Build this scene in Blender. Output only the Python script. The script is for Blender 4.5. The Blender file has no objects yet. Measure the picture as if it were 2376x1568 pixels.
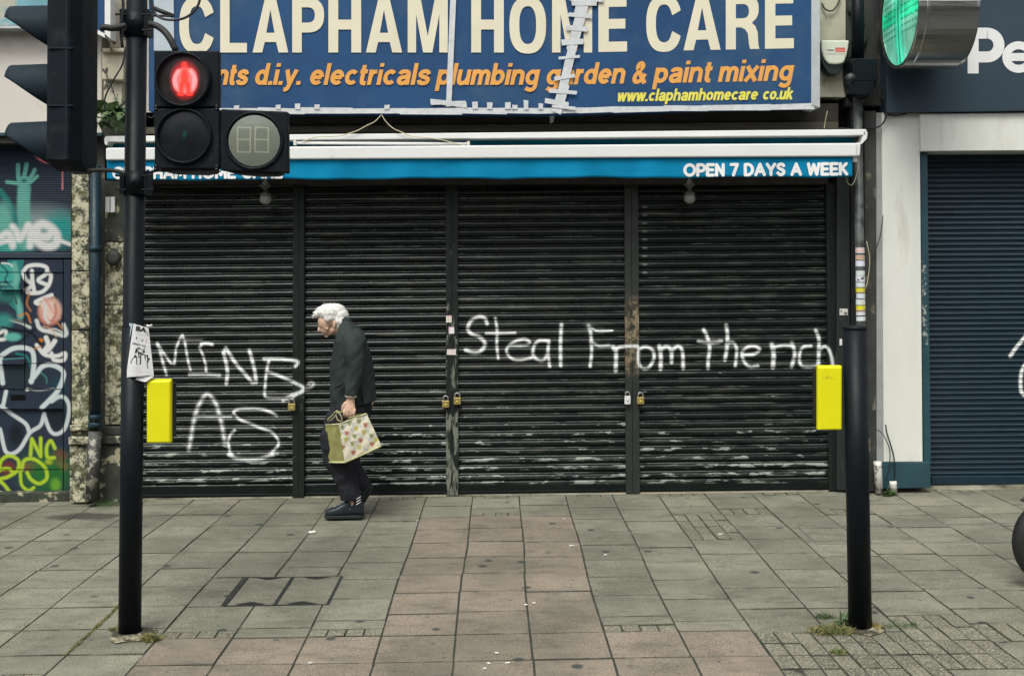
import bpy, bmesh, math, random
import numpy as np
from mathutils import Vector, Matrix, Euler, noise as mnoise
random.seed(7); np.random.seed(7)
scene = bpy.context.scene
COL = scene.collection
# ---------------------------------------------------------------- camera
W, H = 2376.0, 1568.0          # measuring raster of the photograph
FPX = 2550.0                   # focal length in that raster
CAMZ = 1.80
yaw, pitch, roll = math.radians(-0.70), math.radians(1.25), math.radians(-0.16)
SHY = -(166 + FPX*math.tan(pitch) - 0.0) / W
cam = bpy.data.cameras.new('camera'); cam_o = bpy.data.objects.new('camera', cam); COL.objects.link(cam_o)
R3 = (Matrix.Rotation(yaw, 3, 'Z') @ Matrix.Rotation(math.pi/2 + pitch, 3, 'X') @ Matrix.Rotation(roll, 3, 'Z'))
cam_o.location = (0, 0, CAMZ); cam_o.rotation_euler = R3.to_euler()
cam.sensor_width = 36.0; cam.sensor_fit = 'HORIZONTAL'; cam.lens = 36.0*FPX/W
cam.shift_y = SHY; cam.clip_start = 0.05; cam.clip_end = 600
scene.camera = cam_o
# ---------------------------------------------------------------- light
world = bpy.data.worlds.new('World'); scene.world = world; world.use_nodes = True
SUN_EL, SUN_AZ = math.radians(58), math.radians(200)      # azimuth clockwise from +Y: behind the camera, a little left
nt = world.node_tree; nt.nodes.clear()
sky = nt.nodes.new('ShaderNodeTexSky'); sky.sky_type = 'NISHITA'; sky.sun_disc = False
sky.sun_elevation = SUN_EL; sky.sun_rotation = SUN_AZ; sky.dust_density = 4.0; sky.air_density = 1.2; sky.ozone_density = 1.0
hsv = nt.nodes.new('ShaderNodeHueSaturation'); hsv.inputs['Saturation'].default_value = 0.22
bgn = nt.nodes.new('ShaderNodeBackground'); bgn.inputs['Strength'].default_value = 0.11
outw = nt.nodes.new('ShaderNodeOutputWorld')
nt.links.new(sky.outputs[0], hsv.inputs['Color']); nt.links.new(hsv.outputs[0], bgn.inputs['Color']); nt.links.new(bgn.outputs[0], outw.inputs['Surface'])
sun = bpy.data.lights.new('sun', 'SUN'); sun.energy = 1.2; sun.angle = math.radians(25); sun.color = (0.97, 1.0, 0.89)
sun_o = bpy.data.objects.new('sun', sun); COL.objects.link(sun_o)
sd = Vector((math.sin(SUN_AZ)*math.cos(SUN_EL), math.cos(SUN_AZ)*math.cos(SUN_EL), math.sin(SUN_EL)))
sun_o.rotation_euler = sd.to_track_quat('Z', 'Y').to_euler(); sun_o.location = (0, -5, 12)
scene.view_settings.view_transform = 'Standard'; scene.view_settings.look = 'None'
scene.view_settings.gamma = 1.0; scene.view_settings.use_curve_mapping = False
scene.view_settings.exposure = 0.8
scene.render.engine = 'CYCLES'
scene.cycles.max_bounces = 6; scene.cycles.diffuse_bounces = 3; scene.cycles.glossy_bounces = 3
# ---------------------------------------------------------------- measuring helpers
R = np.array(R3); CAM = np.array([0, 0, CAMZ])
def ray(u, v):
    return R @ np.array([(u - W/2)/FPX, -(v - H/2 - SHY*W)/FPX, -1.0])
def P(u, v, Y):                       # photo position at depth Y -> world point
    d = ray(u, v); return Vector(CAM + d*(Y/d[1]))
def proj(pts):                        # world points -> photo positions
    q = (np.asarray(pts, float) - CAM) @ R
    return np.stack([W/2 + FPX*q[:, 0]/(-q[:, 2]), H/2 + SHY*W - FPX*q[:, 1]/(-q[:, 2])], 1)
D = 9.387                             # shutter plane
_a, _b = P(345, 1156, D), P(1920, 1137, D)
S = (_b.z - _a.z)/(_b.x - _a.x)       # the street climbs gently to the right
GC = (_a.z - S*_a.x)
def gz(x): return S*x + GC
def G(u, v):                          # photo position on the pavement -> world point
    d = ray(u, v); t = (S*CAM[0] + GC - CAM[2])/(d[2] - S*d[0]); return Vector(CAM + d*t)
# ---------------------------------------------------------------- object helpers
def link(o, parent=None):
    COL.objects.link(o)
    if parent is not None: o.parent = parent
    return o
def tag(o, label=None, cat=None, group=None, kind=None):
    if label: o['label'] = label
    if cat: o['category'] = cat
    if group: o['group'] = group
    if kind: o['kind'] = kind
    return o
def thing(name, label, cat, loc=(0, 0, 0), group=None):
    o = bpy.data.objects.new(name, None); o.empty_display_size = 0.1; o.location = loc; link(o)
    tag(o, label, cat, group); return o
class MB:
    def __init__(s): s.v = []; s.f = []; s.sm = []
    def add(s, vs, fs, smooth=False):
        n = len(s.v); s.v += [tuple(p) for p in vs]; s.f += [tuple(i + n for i in f) for f in fs]; s.sm += [smooth]*len(fs)
    def hexa(s, a, b):                # two quads, front a and back b
        s.add(list(a) + list(b), [(0, 1, 2, 3), (7, 6, 5, 4), (0, 4, 5, 1), (1, 5, 6, 2), (2, 6, 7, 3), (3, 7, 4, 0)])
    def qp(s, uv, Yf, Yb):            # photo quad (clockwise from top left) at depth Yf, run straight back to Yb
        a = [P(u, v, Yf) for u, v in uv]; b = [Vector((p.x, Yb, p.z)) for p in a]
        s.hexa([a[3], a[2], a[1], a[0]], [b[3], b[2], b[1], b[0]])
    def rect(s, u0, v0, u1, v1, Yf, Yb): s.qp([(u0, v0), (u1, v0), (u1, v1), (u0, v1)], Yf, Yb)
    def box(s, x0, x1, y0, y1, z0, z1):
        a = [(x0, y0, z0), (x1, y0, z0), (x1, y0, z1), (x0, y0, z1)]; b = [(x, y1, z) for x, y, z in a]
        s.hexa(a, b)
    def loft(s, rings, closed=True, caps=True, smooth=True):
        n = len(rings[0]); vs = [p for r in rings for p in r]; fs = []
        m = n if closed else n - 1
        for i in range(len(rings) - 1):
            for j in range(m):
                k = (j + 1) % n; fs.append((i*n + j, i*n + k, (i + 1)*n + k, (i + 1)*n + j))
        if caps and closed:
            fs.append(tuple(range(n - 1, -1, -1))); fs.append(tuple((len(rings) - 1)*n + j for j in range(n)))
        s.add(vs, fs, smooth)
    def tube(s, pts, r, n=8, smooth=True, aspect=1.0):
        pts = [Vector(p) for p in pts]; rs = r if isinstance(r, (list, tuple)) else [r]*len(pts); rings = []
        for i, p in enumerate(pts):
            d = (pts[min(i + 1, len(pts) - 1)] - pts[max(i - 1, 0)]).normalized()
            up = Vector((0, 1, 0)) if abs(d.y) < 0.9 else Vector((1, 0, 0))
            a = d.cross(up).normalized(); b = d.cross(a).normalized()
            rr = rs[i]; ra, rb = rr if isinstance(rr, tuple) else (rr, rr*aspect)
            rings.append([p + a*ra*math.cos(t) + b*rb*math.sin(t) for t in [2*math.pi*k/n for k in range(n)]])
        s.loft(rings, smooth=smooth)
    def ell(s, c, ax, n=14, m=10, rot=None):
        c = Vector(c); rings = []
        for i in range(1, m):
            th = math.pi*i/m
            ring = []
            for k in range(n):
                ph = 2*math.pi*k/n
                q = Vector((ax[0]*math.sin(th)*math.cos(ph), ax[1]*math.sin(th)*math.sin(ph), ax[2]*math.cos(th)))
                if rot is not None: q = rot @ q
                ring.append(c + q)
            rings.append(ring)
        s.loft(rings)
    def mesh(s, name):
        me = bpy.data.meshes.new(name); me.from_pydata([tuple(p) for p in s.v], [], s.f); me.update()
        me.polygons.foreach_set('use_smooth', s.sm); return me
def obj(name, mb, mat, parent=None, bevel=0, seg=2, auto=True):
    me = mb.mesh(name) if isinstance(mb, MB) else mb
    if mat and mat.get('painted'): no_paint(me)
    if mat: 
        if not me.materials: me.materials.append(mat)
    o = bpy.data.objects.new(name, me); link(o, parent)
    if parent is not None and parent.type == 'EMPTY': o.matrix_parent_inverse = Matrix.Translation(-Vector(parent.location))
    if isinstance(mb, MB):
        bm = bmesh.new(); bm.from_mesh(me); bmesh.ops.recalc_face_normals(bm, faces=bm.faces); bm.to_mesh(me); bm.free()
    if bevel:
        m = o.modifiers.new('edge', 'BEVEL'); m.width = bevel; m.segments = seg; m.limit_method = 'ANGLE'; m.angle_limit = math.radians(40)
    return o
def rects(*rs):
    m = MB()
    for r in rs: m.rect(*r)
    return m
def catmull(pts, k=6):
    pts = [np.array(p, float) for p in pts]
    if len(pts) < 3: return [tuple(p) for p in pts]
    q = [2*pts[0] - pts[1]] + pts + [2*pts[-1] - pts[-2]]; out = []
    for i in range(1, len(q) - 2):
        for j in range(k):
            t = j/k
            out.append(0.5*((2*q[i]) + (q[i+1] - q[i-1])*t + (2*q[i-1] - 5*q[i] + 4*q[i+1] - q[i+2])*t*t + (3*q[i] - q[i-1] - 3*q[i+1] + q[i+2])*t**3))
    out.append(pts[-1]); return [tuple(p) for p in out]
def cable(name, pts, r, mat, label=None, cat='cable', parent=None, group=None, n=5):
    m = MB(); m.tube([P(*p) for p in catmull(pts, 4)], r, n)
    o = obj(name, m, mat, parent)
    if parent is None: tag(o, label, cat, group)
    return o
# ---------------------------------------------------------------- paint laid on surfaces as a colour attribute
def _n2(xy, sc, seed=0.0):
    return np.array([mnoise.noise(Vector((x*sc + seed, y*sc - seed, seed*1.7))) for x, y in xy])
def stroke_cov(xy, pts, w, soft):
    pts = np.array(pts, float); best = np.full(len(xy), 1e9)
    lo, hi = pts.min(0) - w - soft - 2, pts.max(0) + w + soft + 2
    idx = np.where((xy[:, 0] > lo[0]) & (xy[:, 0] < hi[0]) & (xy[:, 1] > lo[1]) & (xy[:, 1] < hi[1]))[0]
    if len(idx) == 0: return np.zeros(len(xy))
    q = xy[idx]; bb = np.full(len(q), 1e9)
    for a, b in zip(pts[:-1], pts[1:]):
        ab = b - a; L = max(ab @ ab, 1e-6)
        t = np.clip(((q - a) @ ab)/L, 0, 1)
        bb = np.minimum(bb, np.linalg.norm(q - a - t[:, None]*ab, axis=1))
    best[idx] = bb
    return np.clip((w/2 + soft/2 - best)/max(soft, 1e-3), 0, 1)
def blob_cov(xy, c, r, soft, ang=0):
    d = xy - np.array(c); ca, sa = math.cos(ang), math.sin(ang)
    x = (d[:, 0]*ca + d[:, 1]*sa)/r[0]; y = (-d[:, 0]*sa + d[:, 1]*ca)/r[1]
    return np.clip((1 - np.sqrt(x*x + y*y))/soft + 0.5*soft, 0, 1)
def poly_cov(xy, poly):
    ins = np.zeros(len(xy), bool); n = len(poly)
    for i in range(n):
        (x1, y1), (x2, y2) = poly[i], poly[(i+1) % n]
        c = ((y1 > xy[:, 1]) != (y2 > xy[:, 1]))
        with np.errstate(divide='ignore', invalid='ignore'):
            xi = (x2 - x1)*(xy[:, 1] - y1)/(y2 - y1 + 1e-12) + x1
        ins ^= c & (xy[:, 0] < xi)
    return ins.astype(float)
def composite(xy, layers, base=None):
    n = len(xy); rgb = np.zeros((n, 3)); a = np.zeros(n)
    if base is not None: rgb[:] = base; a[:] = 1
    for L in layers:
        k = L[0]
        if k == 's': cov = stroke_cov(xy, catmull(L[1], 5) if (len(L) < 6 or L[5]) else L[1], L[2], L[4])*(L[6] if len(L) > 6 else 1)
        elif k == 'b': cov = blob_cov(xy, L[1], L[2], L[4], L[5] if len(L) > 5 else 0)
        else: cov = poly_cov(xy, L[1])*(L[4] if len(L) > 4 else 1)
        c = np.array(L[3])
        rgb = rgb*(1 - cov[:, None]) + c*cov[:, None]; a = a + cov*(1 - a)
    return rgb, a
def no_paint(me):
    if 'paint' not in me.color_attributes:
        n = len(me.vertices); set_paint(me, np.zeros((n, 3)), np.zeros(n))
    return me
def set_paint(me, rgb, a):
    at = me.color_attributes.new('paint', 'FLOAT_COLOR', 'POINT')
    at.data.foreach_set('color', np.concatenate([rgb, a[:, None]], 1).astype(np.float32).ravel())
def canvas(name, quad, nu, nv, Y, layers, base, mat, parent=None, yfun=None, toworld=None):
    """grid laid over a photo quad at depth Y with painted colour"""
    (a, b, c, d) = [np.array(q, float) for q in quad]
    s, t = np.meshgrid(np.linspace(0, 1, nu + 1), np.linspace(0, 1, nv + 1)); s = s.ravel()[:, None]; t = t.ravel()[:, None]
    xy = (a*(1-s) + b*s)*(1-t) + (d*(1-s) + c*s)*t
    rgb, al = composite(xy, layers, base)
    if toworld: vs = [toworld(u, v) for u, v in xy]
    else: vs = [P(u, v, Y + (yfun(u, v) if yfun else 0)) for u, v in xy]
    n = nu + 1; fs = [(j*n + i, (j+1)*n + i, (j+1)*n + i + 1, j*n + i + 1) for j in range(nv) for i in range(nu)]
    me = bpy.data.meshes.new(name); me.from_pydata([tuple(p) for p in vs], [], fs); me.update()
    me.polygons.foreach_set('use_smooth', [True]*len(fs))
    set_paint(me, rgb, al); return obj(name, me, mat, parent)
# ---------------------------------------------------------------- materials
def mat(name, base=(.5, .5, .5), rough=.6, metal=0.0, var=0.15, vscale=6.0, dirt=None, dscale=3.0, dthr=(.5, .6), bump=0.0, bscale=60.0,
        stretch=(1, 1, 1), paint=False, rand=0.0, rvar=0.1, spec=0.5, emit=None, objc=False, extra=None, coat=0, sheen=0):
    m = bpy.data.materials.new(name); m.use_nodes = True; t = m.node_tree; n = t.nodes; l = t.links
    b = n['Principled BSDF']; b.inputs['Roughness'].default_value = rough; b.inputs['Metallic'].default_value = metal
    b.inputs['Specular IOR Level'].default_value = spec
    if coat: b.inputs['Coat Weight'].default_value = coat; b.inputs['Coat Roughness'].default_value = .15
    if sheen: b.inputs['Sheen Weight'].default_value = sheen
    if objc: src = n.new('ShaderNodeTexCoord').outputs['Object']
    else: src = n.new('ShaderNodeNewGeometry').outputs['Position']
    mp = n.new('ShaderNodeMapping'); mp.inputs['Scale'].default_value = stretch; l.new(src, mp.inputs['Vector']); vec = mp.outputs[0]
    def noise(sc, det=5, ro=.6):
        q = n.new('ShaderNodeTexNoise'); q.inputs['Scale'].default_value = sc; q.inputs['Detail'].default_value = det; q.inputs['Roughness'].default_value = ro
        l.new(vec, q.inputs['Vector']); return q.outputs['Fac']
    def ramp(fac, lo, hi, a=0., c=1.):
        r = n.new('ShaderNodeMapRange'); r.inputs['From Min'].default_value = lo; r.inputs['From Max'].default_value = hi
        r.inputs['To Min'].default_value = a; r.inputs['To Max'].default_value = c; l.new(fac, r.inputs['Value']); return r.outputs[0]
    def mix(fac, A, B):
        q = n.new('ShaderNodeMix'); q.data_type = 'RGBA'
        if isinstance(fac, float): q.inputs[0].default_value = fac
        else: l.new(fac, q.inputs[0])
        for s_, x in ((q.inputs[6], A), (q.inputs[7], B)):
            if isinstance(x, tuple): s_.default_value = (*x, 1)
            else: l.new(x, s_)
        return q.outputs[2]
    def mul(A, B):
        q = n.new('ShaderNodeMath'); q.operation = 'MULTIPLY'
        for s_, x in ((q.inputs[0], A), (q.inputs[1], B)):
            if isinstance(x, (int, float)): s_.default_value = x
            else: l.new(x, s_)
        return q.outputs[0]
    nf = noise(vscale)
    lo = tuple(c*(1 - var) for c in base); hi = tuple(c*(1 + var) for c in base)
    col = mix(ramp(nf, .3, .7), lo, hi)
    if rand:
        oi = n.new('ShaderNodeObjectInfo'); hs = n.new('ShaderNodeHueSaturation'); l.new(ramp(oi.outputs['Random'], 0, 1, 1 - rand, 1 + rand), hs.inputs['Value'])
        l.new(col, hs.inputs['Color']); col = hs.outputs[0]
    if extra: col = extra(dict(n=n, l=l, noise=noise, ramp=ramp, mix=mix, mul=mul, vec=vec, src=src, geo=src, b=b), col)
    if dirt: col = mix(ramp(noise(dscale, 8, .65), dthr[0], dthr[1]), col, dirt)
    if paint:
        m['painted'] = 1
        at = n.new('ShaderNodeAttribute'); at.attribute_name = 'paint'
        fac = mul(at.outputs['Alpha'], ramp(noise(90, 3), .2, .45, .8, 1.)) if paint != 'full' else at.outputs['Alpha']
        if paint == 'slat':      # spray misses the grooves
            so_ = n.new('ShaderNodeSeparateXYZ'); l.new(n.new('ShaderNodeTexCoord').outputs['Object'], so_.inputs[0])
            fac = mul(fac, mul(ramp(so_.outputs['Z'], -.001, -.004, .75, 1.), mul(ramp(so_.outputs['Z'], -.070, -.066, .6, 1.), ramp(noise(14, 4), .3, .6, .72, 1.))))
        col = mix(fac, col, at.outputs['Color'])
        if emit == 'paint': l.new(col, b.inputs['Emission Color']); b.inputs['Emission Strength'].default_value = .6 if 'green' in name else .7
    l.new(col, b.inputs['Base Color'])
    if rvar: l.new(ramp(noise(vscale*2.3), .3, .7, max(rough - rvar, .02), min(rough + rvar, 1)), b.inputs['Roughness'])
    if bump:
        bp = n.new('ShaderNodeBump'); bp.inputs['Strength'].default_value = 1; bp.inputs['Distance'].default_value = bump
        l.new(noise(bscale, 6), bp.inputs['Height']); l.new(bp.outputs[0], b.inputs['Normal'])
    if emit and emit != 'paint': b.inputs['Emission Color'].default_value = (*emit[:3], 1); b.inputs['Emission Strength'].default_value = emit[3]
    return m
def ex_slab(k, col):      # chewing-gum spots, blotches and speckle
    n, l = k['n'], k['l']
    def band(sc, sx, sy, lo, hi, amt, c, col):
        m1 = n.new('ShaderNodeMapping'); m1.inputs['Scale'].default_value = (sx, sy, 1); l.new(k['geo'], m1.inputs['Vector'])
        q = n.new('ShaderNodeTexNoise'); q.inputs['Scale'].default_value = sc; q.inputs['Detail'].default_value = 7; q.inputs['Roughness'].default_value = .68; l.new(m1.outputs[0], q.inputs['Vector'])
        return k['mix'](k['ramp'](q.outputs['Fac'], lo, hi, 0., amt), col, c)
    col = k['mix'](k['ramp'](k['noise'](170, 4, .8), .46, .6, 0., .85), col, (.37, .345, .26))
    col = k['mix'](k['ramp'](k['noise'](130, 4, .8), .51, .62, 0., .85), col, (.04, .04, .032))
    col = band(1.3, 1, 1, .42, .62, .5, (.075, .078, .06), col)
    col = band(5, 1, 2.2, .5, .66, .45, (.07, .07, .055), col)
    col = band(3, 1, 1.4, .56, .7, .35, (.26, .25, .2), col)
    for sc, thr, r, c, amt, ch in ((3.6, .35, .085, (.024, .038, .04), .85, 0), (6.5, .45, .06, (.05, .052, .05), .7, 1), (2.3, .74, .022, (.5, .5, .45), .8, 2), (11, .8, .06, (.05, .04, .03), .7, 0)):
        m1 = n.new('ShaderNodeMapping'); m1.inputs['Scale'].default_value = (1, 1.0, 1); m1.inputs['Location'].default_value = (sc*3.1, sc*1.7, 0); l.new(k['geo'], m1.inputs['Vector'])
        v = n.new('ShaderNodeTexVoronoi'); v.inputs['Scale'].default_value = sc; l.new(m1.outputs[0], v.inputs['Vector'])
        sep = n.new('ShaderNodeSeparateColor'); l.new(v.outputs['Color'], sep.inputs[0])
        f = k['mul'](k['ramp'](v.outputs['Distance'], r, r*1.5, 1., 0.), k['ramp'](sep.outputs[ch], thr, thr+.01, 0., amt)); col = k['mix'](f, col, c)
    # damp dark stain below the drainpipe
    c0 = G(205, 1197); df = n.new('ShaderNodeVectorMath'); df.operation = 'SUBTRACT'; l.new(k['geo'], df.inputs[0]); df.inputs[1].default_value = (c0.x, c0.y, c0.z)
    sc_ = n.new('ShaderNodeVectorMath'); sc_.operation = 'MULTIPLY'; l.new(df.outputs[0], sc_.inputs[0]); sc_.inputs[1].default_value = (2.6, 5.5, 0)
    ln = n.new('ShaderNodeVectorMath'); ln.operation = 'LENGTH'; l.new(sc_.outputs[0], ln.inputs[0])
    ad = n.new('ShaderNodeMath'); ad.operation = 'MULTIPLY_ADD'; l.new(k['noise'](5, 5), ad.inputs[0]); ad.inputs[1].default_value = 1.2; l.new(ln.outputs['Value'], ad.inputs[2])
    col = k['mix'](k['ramp'](ad.outputs[0], 1.15, 1.45, .85, 0.), col, (.035, .034, .028))
    return col
def ex_shutter(k, col):   # paint rubbed through along the crest of each slat, dusty bands, pale scuffs lower down, plus painted highlights on the beads
    n, l = k['n'], k['l']
    sx = n.new('ShaderNodeSeparateXYZ'); l.new(k['geo'], sx.inputs[0])
    oc = n.new('ShaderNodeTexCoord'); so = n.new('ShaderNodeSeparateXYZ'); l.new(oc.outputs['Object'], so.inputs[0])
    z = so.outputs['Z']                                       # 0 at the slat's top, -0.0717 at its foot
    crest = k['mul'](k['ramp'](z, -.0125, -.021, 0., 1.), k['ramp'](z, -.052, -.038, 0., 1.))
    bead_glint = k['mul'](k['ramp'](z, -.0015, -.004, 0., 1.), k['ramp'](z, -.011, -.008, 0., 1.))
    rail = k['ramp'](z, .0, .004, 0., 1.)
    low = k['ramp'](sx.outputs['Z'], 0.1, 1.05, 1., 0.)
    def ns(scale, sc, det=8, ro=.62):
        m1 = n.new('ShaderNodeMapping'); m1.inputs['Scale'].default_value = scale; l.new(k['geo'], m1.inputs['Vector'])
        q = n.new('ShaderNodeTexNoise'); q.inputs['Scale'].default_value = sc; q.inputs['Detail'].default_value = det; q.inputs['Roughness'].default_value = ro; l.new(m1.outputs[0], q.inputs['Vector']); return q.outputs['Fac']
    def add(a, f, b):
        th = n.new('ShaderNodeMath'); th.operation = 'MULTIPLY_ADD'; l.new(a, th.inputs[0]); th.inputs[1].default_value = f; l.new(b, th.inputs[2]); return th.outputs[0]
    row = ns((.25, 1, 14), 1.0, 2)                            # whole slats dustier than their neighbours
    a = ns((1.6, 1, 9), 1.7)
    col = k['mix'](k['mul'](crest, k['ramp'](add(row, .6, a), .80, 1.02, 0., .75)), col, (.075, .082, .062))
    col = k['mix'](k['mul'](crest, k['ramp'](ns((1.2, 1, 11), 2.1), .60, .70, 0., .5)), col, (.11, .10, .055))
    f = add(low, .165, ns((2.6, 1, 12), 1.9, 9, .68)); f = add(row, .12, f)
    col = k['mix'](k['mul'](crest, k['ramp'](f, .755, .79, 0., .85)), col, (.31, .34, .305))
    col = k['mix'](k['mul'](bead_glint, k['ramp'](add(low, .12, ns((1.5, 1, 20), 2.3)), .52, .62, 0., .7)), col, (.13, .165, .135))  # broken thin highlight along each slat's upper bead, put into the colour
    g = ns((6, 6, 9), 2.2, 9, .72)
    return k['mix'](k['mul'](rail, k['ramp'](g, .56, .60, 0., .85)), col, (.3, .34, .31))
def ex_post(k, col):
    n, l = k['n'], k['l']
    m1 = n.new('ShaderNodeMapping'); m1.inputs['Scale'].default_value = (14, 14, 3.0); l.new(k['geo'], m1.inputs['Vector'])
    q = n.new('ShaderNodeTexNoise'); q.inputs['Scale'].default_value = 2; q.inputs['Detail'].default_value = 9; q.inputs['Roughness'].default_value = .7; l.new(m1.outputs[0], q.inputs['Vector'])
    sx = n.new('ShaderNodeSeparateXYZ'); l.new(k['geo'], sx.inputs[0])
    th = n.new('ShaderNodeMath'); th.operation = 'MULTIPLY_ADD'; l.new(k['ramp'](sx.outputs['Z'], 0., 2.1, 1., 0.), th.inputs[0]); th.inputs[1].default_value = .17; l.new(q.outputs['Fac'], th.inputs[2])
    return k['mix'](k['ramp'](th.outputs[0], .63, .67, 0., .85), col, (.2, .21, .17))
def ex_peel(k, col):      # flaking cream paint over dark mossy stone
    n = k['n']
    col = k['mix'](k['ramp'](k['noise'](11, 10, .8), .455, .53), (.028, .033, .02), col)
    col = k['mix'](k['ramp'](k['noise'](13, 8, .75), .50, .58, 0., .85), col, (.10, .105, .04))
    return k['mix'](k['ramp'](k['noise'](34, 6, .7), .57, .62, 0., .9), col, (.02, .022, .018))
M = {}
M['slab'] = mat('concrete_slab', (.188, .184, .142), .88, spec=.3, var=.16, vscale=2.0, rand=.2, extra=ex_slab, bump=.0012, bscale=180)
M['slabred'] = mat('red_concrete_slab', (.222, .163, .130), .88, spec=.3, var=.14, vscale=2.0, rand=.14, extra=ex_slab, bump=.0012, bscale=180)
def ex_sett(k, col):
    col = k['mix'](k['ramp'](k['noise'](95, 4, .75), .5, .58, 0., .95), col, (.36, .34, .25))
    return k['mix'](k['ramp'](k['noise'](160, 3), .52, .6, 0., .8), col, (.05, .052, .042))
M['sett'] = mat('block_paver', (.125, .118, .085), .9, var=.25, vscale=8, rand=.3, extra=ex_sett, bump=.002, bscale=90)
M['slabedge'] = mat('dirty_slab_edge', (.05, .05, .038), .92, var=.5, vscale=9, dirt=(.15, .145, .11), dscale=7, dthr=(.5, .62))
M['mortar'] = mat('joint_dirt', (.032, .033, .022), .95, var=.5, vscale=12)
M['asphalt'] = mat('asphalt', (.05, .05, .052), .9, var=.2, vscale=30, bump=.003, bscale=120)
M['kerb'] = mat('kerb_granite', (.28, .27, .25), .8, var=.2, vscale=40)
M['shutter'] = mat('black_shutter_paint', (.005, .009, .0085), .25, var=.3, vscale=3, paint='slat', extra=ex_shutter, rvar=.09, spec=.3)
M['post'] = mat('black_post_paint', (.012, .017, .015), .45, spec=.35, var=.25, vscale=6, paint=True, extra=ex_post)
def ex_rust(k, col):
    sx = k['n'].new('ShaderNodeSeparateXYZ'); k['l'].new(k['geo'], sx.inputs[0])
    band = k['mul'](k['ramp'](sx.outputs['Z'], .85, .98), k['ramp'](sx.outputs['Z'], 1.44, 1.56, 1., 0.))
    col = k['mix'](k['mul'](band, k['ramp'](k['noise'](22, 8, .7), .47, .56)), col, (.24, .2, .12))
    return k['mix'](k['mul'](band, k['ramp'](k['noise'](9, 6, .7), .45, .6, 0., .6)), col, (.10, .055, .025))
M['post_dark'] = mat('black_post_paint_clean', (.010, .015, .013), .45, spec=.35, var=.25, vscale=6, paint=True, dirt=(.17, .18, .15), dscale=16, dthr=(.66, .69))
M['rust_post'] = mat('rusty_post_paint', (.02, .024, .021), .5, var=.25, vscale=6, paint=True, extra=ex_rust)
M['navy'] = mat('navy_shutter_paint', (.009, .026, .042), .36, var=.2, vscale=4, stretch=(1, 1, 8), paint=True)
M['teal'] = mat('teal_frame_paint', (.018, .06, .078), .5, var=.15, dirt=(.25, .27, .24), dscale=14, dthr=(.66, .69))
M['white'] = mat('white_render_paint', (.70, .70, .64), .7, var=.06, vscale=3, stretch=(1.5, 1.5, .35), dirt=(.52, .50, .44), dscale=3, dthr=(.54, .72), bump=.0006, bscale=60)
M['cream'] = mat('cream_board', (.6, .56, .5), .75, var=.06, vscale=2, dirt=(.36, .33, .28), dscale=1.7, dthr=(.56, .74))
M['peel'] = mat('peeling_cream_paint', (.54, .51, .36), .85, var=.2, vscale=9, extra=ex_peel, bump=.006, bscale=22)
M['crum'] = mat('crumbling_cream_stone', (.56, .51, .38), .85, var=.15, vscale=7, dirt=(.07, .065, .045), dscale=9, dthr=(.56, .62), bump=.006, bscale=20)
M['moss'] = mat('mossy_dark_stone', (.04, .045, .032), .9, var=.5, vscale=8, dirt=(.36, .33, .22), dscale=8, dthr=(.56, .6), bump=.006, bscale=20)
M['grime'] = mat('grimy_black_wall', (.035, .036, .032), .75, var=.5, vscale=6, stretch=(1, 1, .5), dirt=(.2, .18, .12), dscale=9, dthr=(.6, .66), bump=.006, bscale=20)
M['darkwall'] = mat('dark_brown_fascia', (.022, .018, .013), .8, var=.4, vscale=5)
M['darkwood'] = mat('black_painted_frame', (.016, .02, .019), .5, var=.4, vscale=8, stretch=(4, 4, .8), dirt=(.08, .085, .075), dscale=7, dthr=(.63, .69))
M['render'] = mat('upper_wall_render', (.3, .28, .24), .85, var=.15)
M['polegloss'] = mat('black_pole_paint', (.0035, .006, .009), .45, spec=.18, var=.2, vscale=5, rvar=.08, bump=.0003, bscale=300, dirt=(.04, .045, .048), dscale=18, dthr=(.67, .72))
M['plast'] = mat('black_signal_plastic', (.006, .009, .013), .55, spec=.15, dirt=(.02, .025, .028), dscale=9, dthr=(.56, .72), var=.15, vscale=8, rvar=.06)
M['hood'] = mat('dark_grey_hood_plastic', (.013, .023, .032), .65, spec=.15, var=.15, vscale=6)
M['rubber'] = mat('black_rubber', (.014, .014, .014), .7)
M['yellow'] = mat('yellow_box_plastic', (.74, .70, .008), .5, dirt=(.42, .38, .03), dscale=11, dthr=(.60, .72), spec=.25, var=.04, vscale=5, rvar=.05)
M['paper'] = mat('white_paper', (.74, .73, .74), .8, var=.04, paint='full')
M['bluepaper'] = mat('pale_blue_paper', (.42, .55, .6), .8, var=.1)
M['signblue'] = mat('blue_sign_vinyl', (.018, .066, .165), .6, dirt=(.045, .095, .17), dscale=2.5, dthr=(.48, .75), bump=.004, bscale=3, var=.16, vscale=1.2, rvar=.05, spec=.2)
M['lettercream'] = mat('cream_letter_vinyl', (.72, .66, .50), .5, var=.05, vscale=3)
M['orange'] = mat('orange_letter_vinyl', (.76, .36, .09), .6, spec=.2, var=.08, vscale=3)
M['yel2'] = mat('yellow_letter_vinyl', (.75, .68, .10), .5, var=.05)
M['tape'] = mat('silver_duct_tape', (.58, .59, .60), .5, var=.12, vscale=20, bump=.002, bscale=30, rvar=.12)
M['alu'] = mat('aluminium_edge', (.5, .52, .53), .4, metal=.3, var=.08)
M['awnwhite'] = mat('white_awning_metal', (.73, .73, .71), .4, var=.03, vscale=2, dirt=(.5, .48, .43), dscale=5, dthr=(.66, .8))
M['awnblue'] = mat('blue_awning_fabric', (.004, .205, .385), .8, spec=.08, var=.13, vscale=4, stretch=(1, 1, 2), bump=.0012, bscale=25)
M['awnteal'] = mat('teal_awning_fabric', (.006, .13, .22), .8, spec=.1, var=.2, vscale=3)
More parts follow.
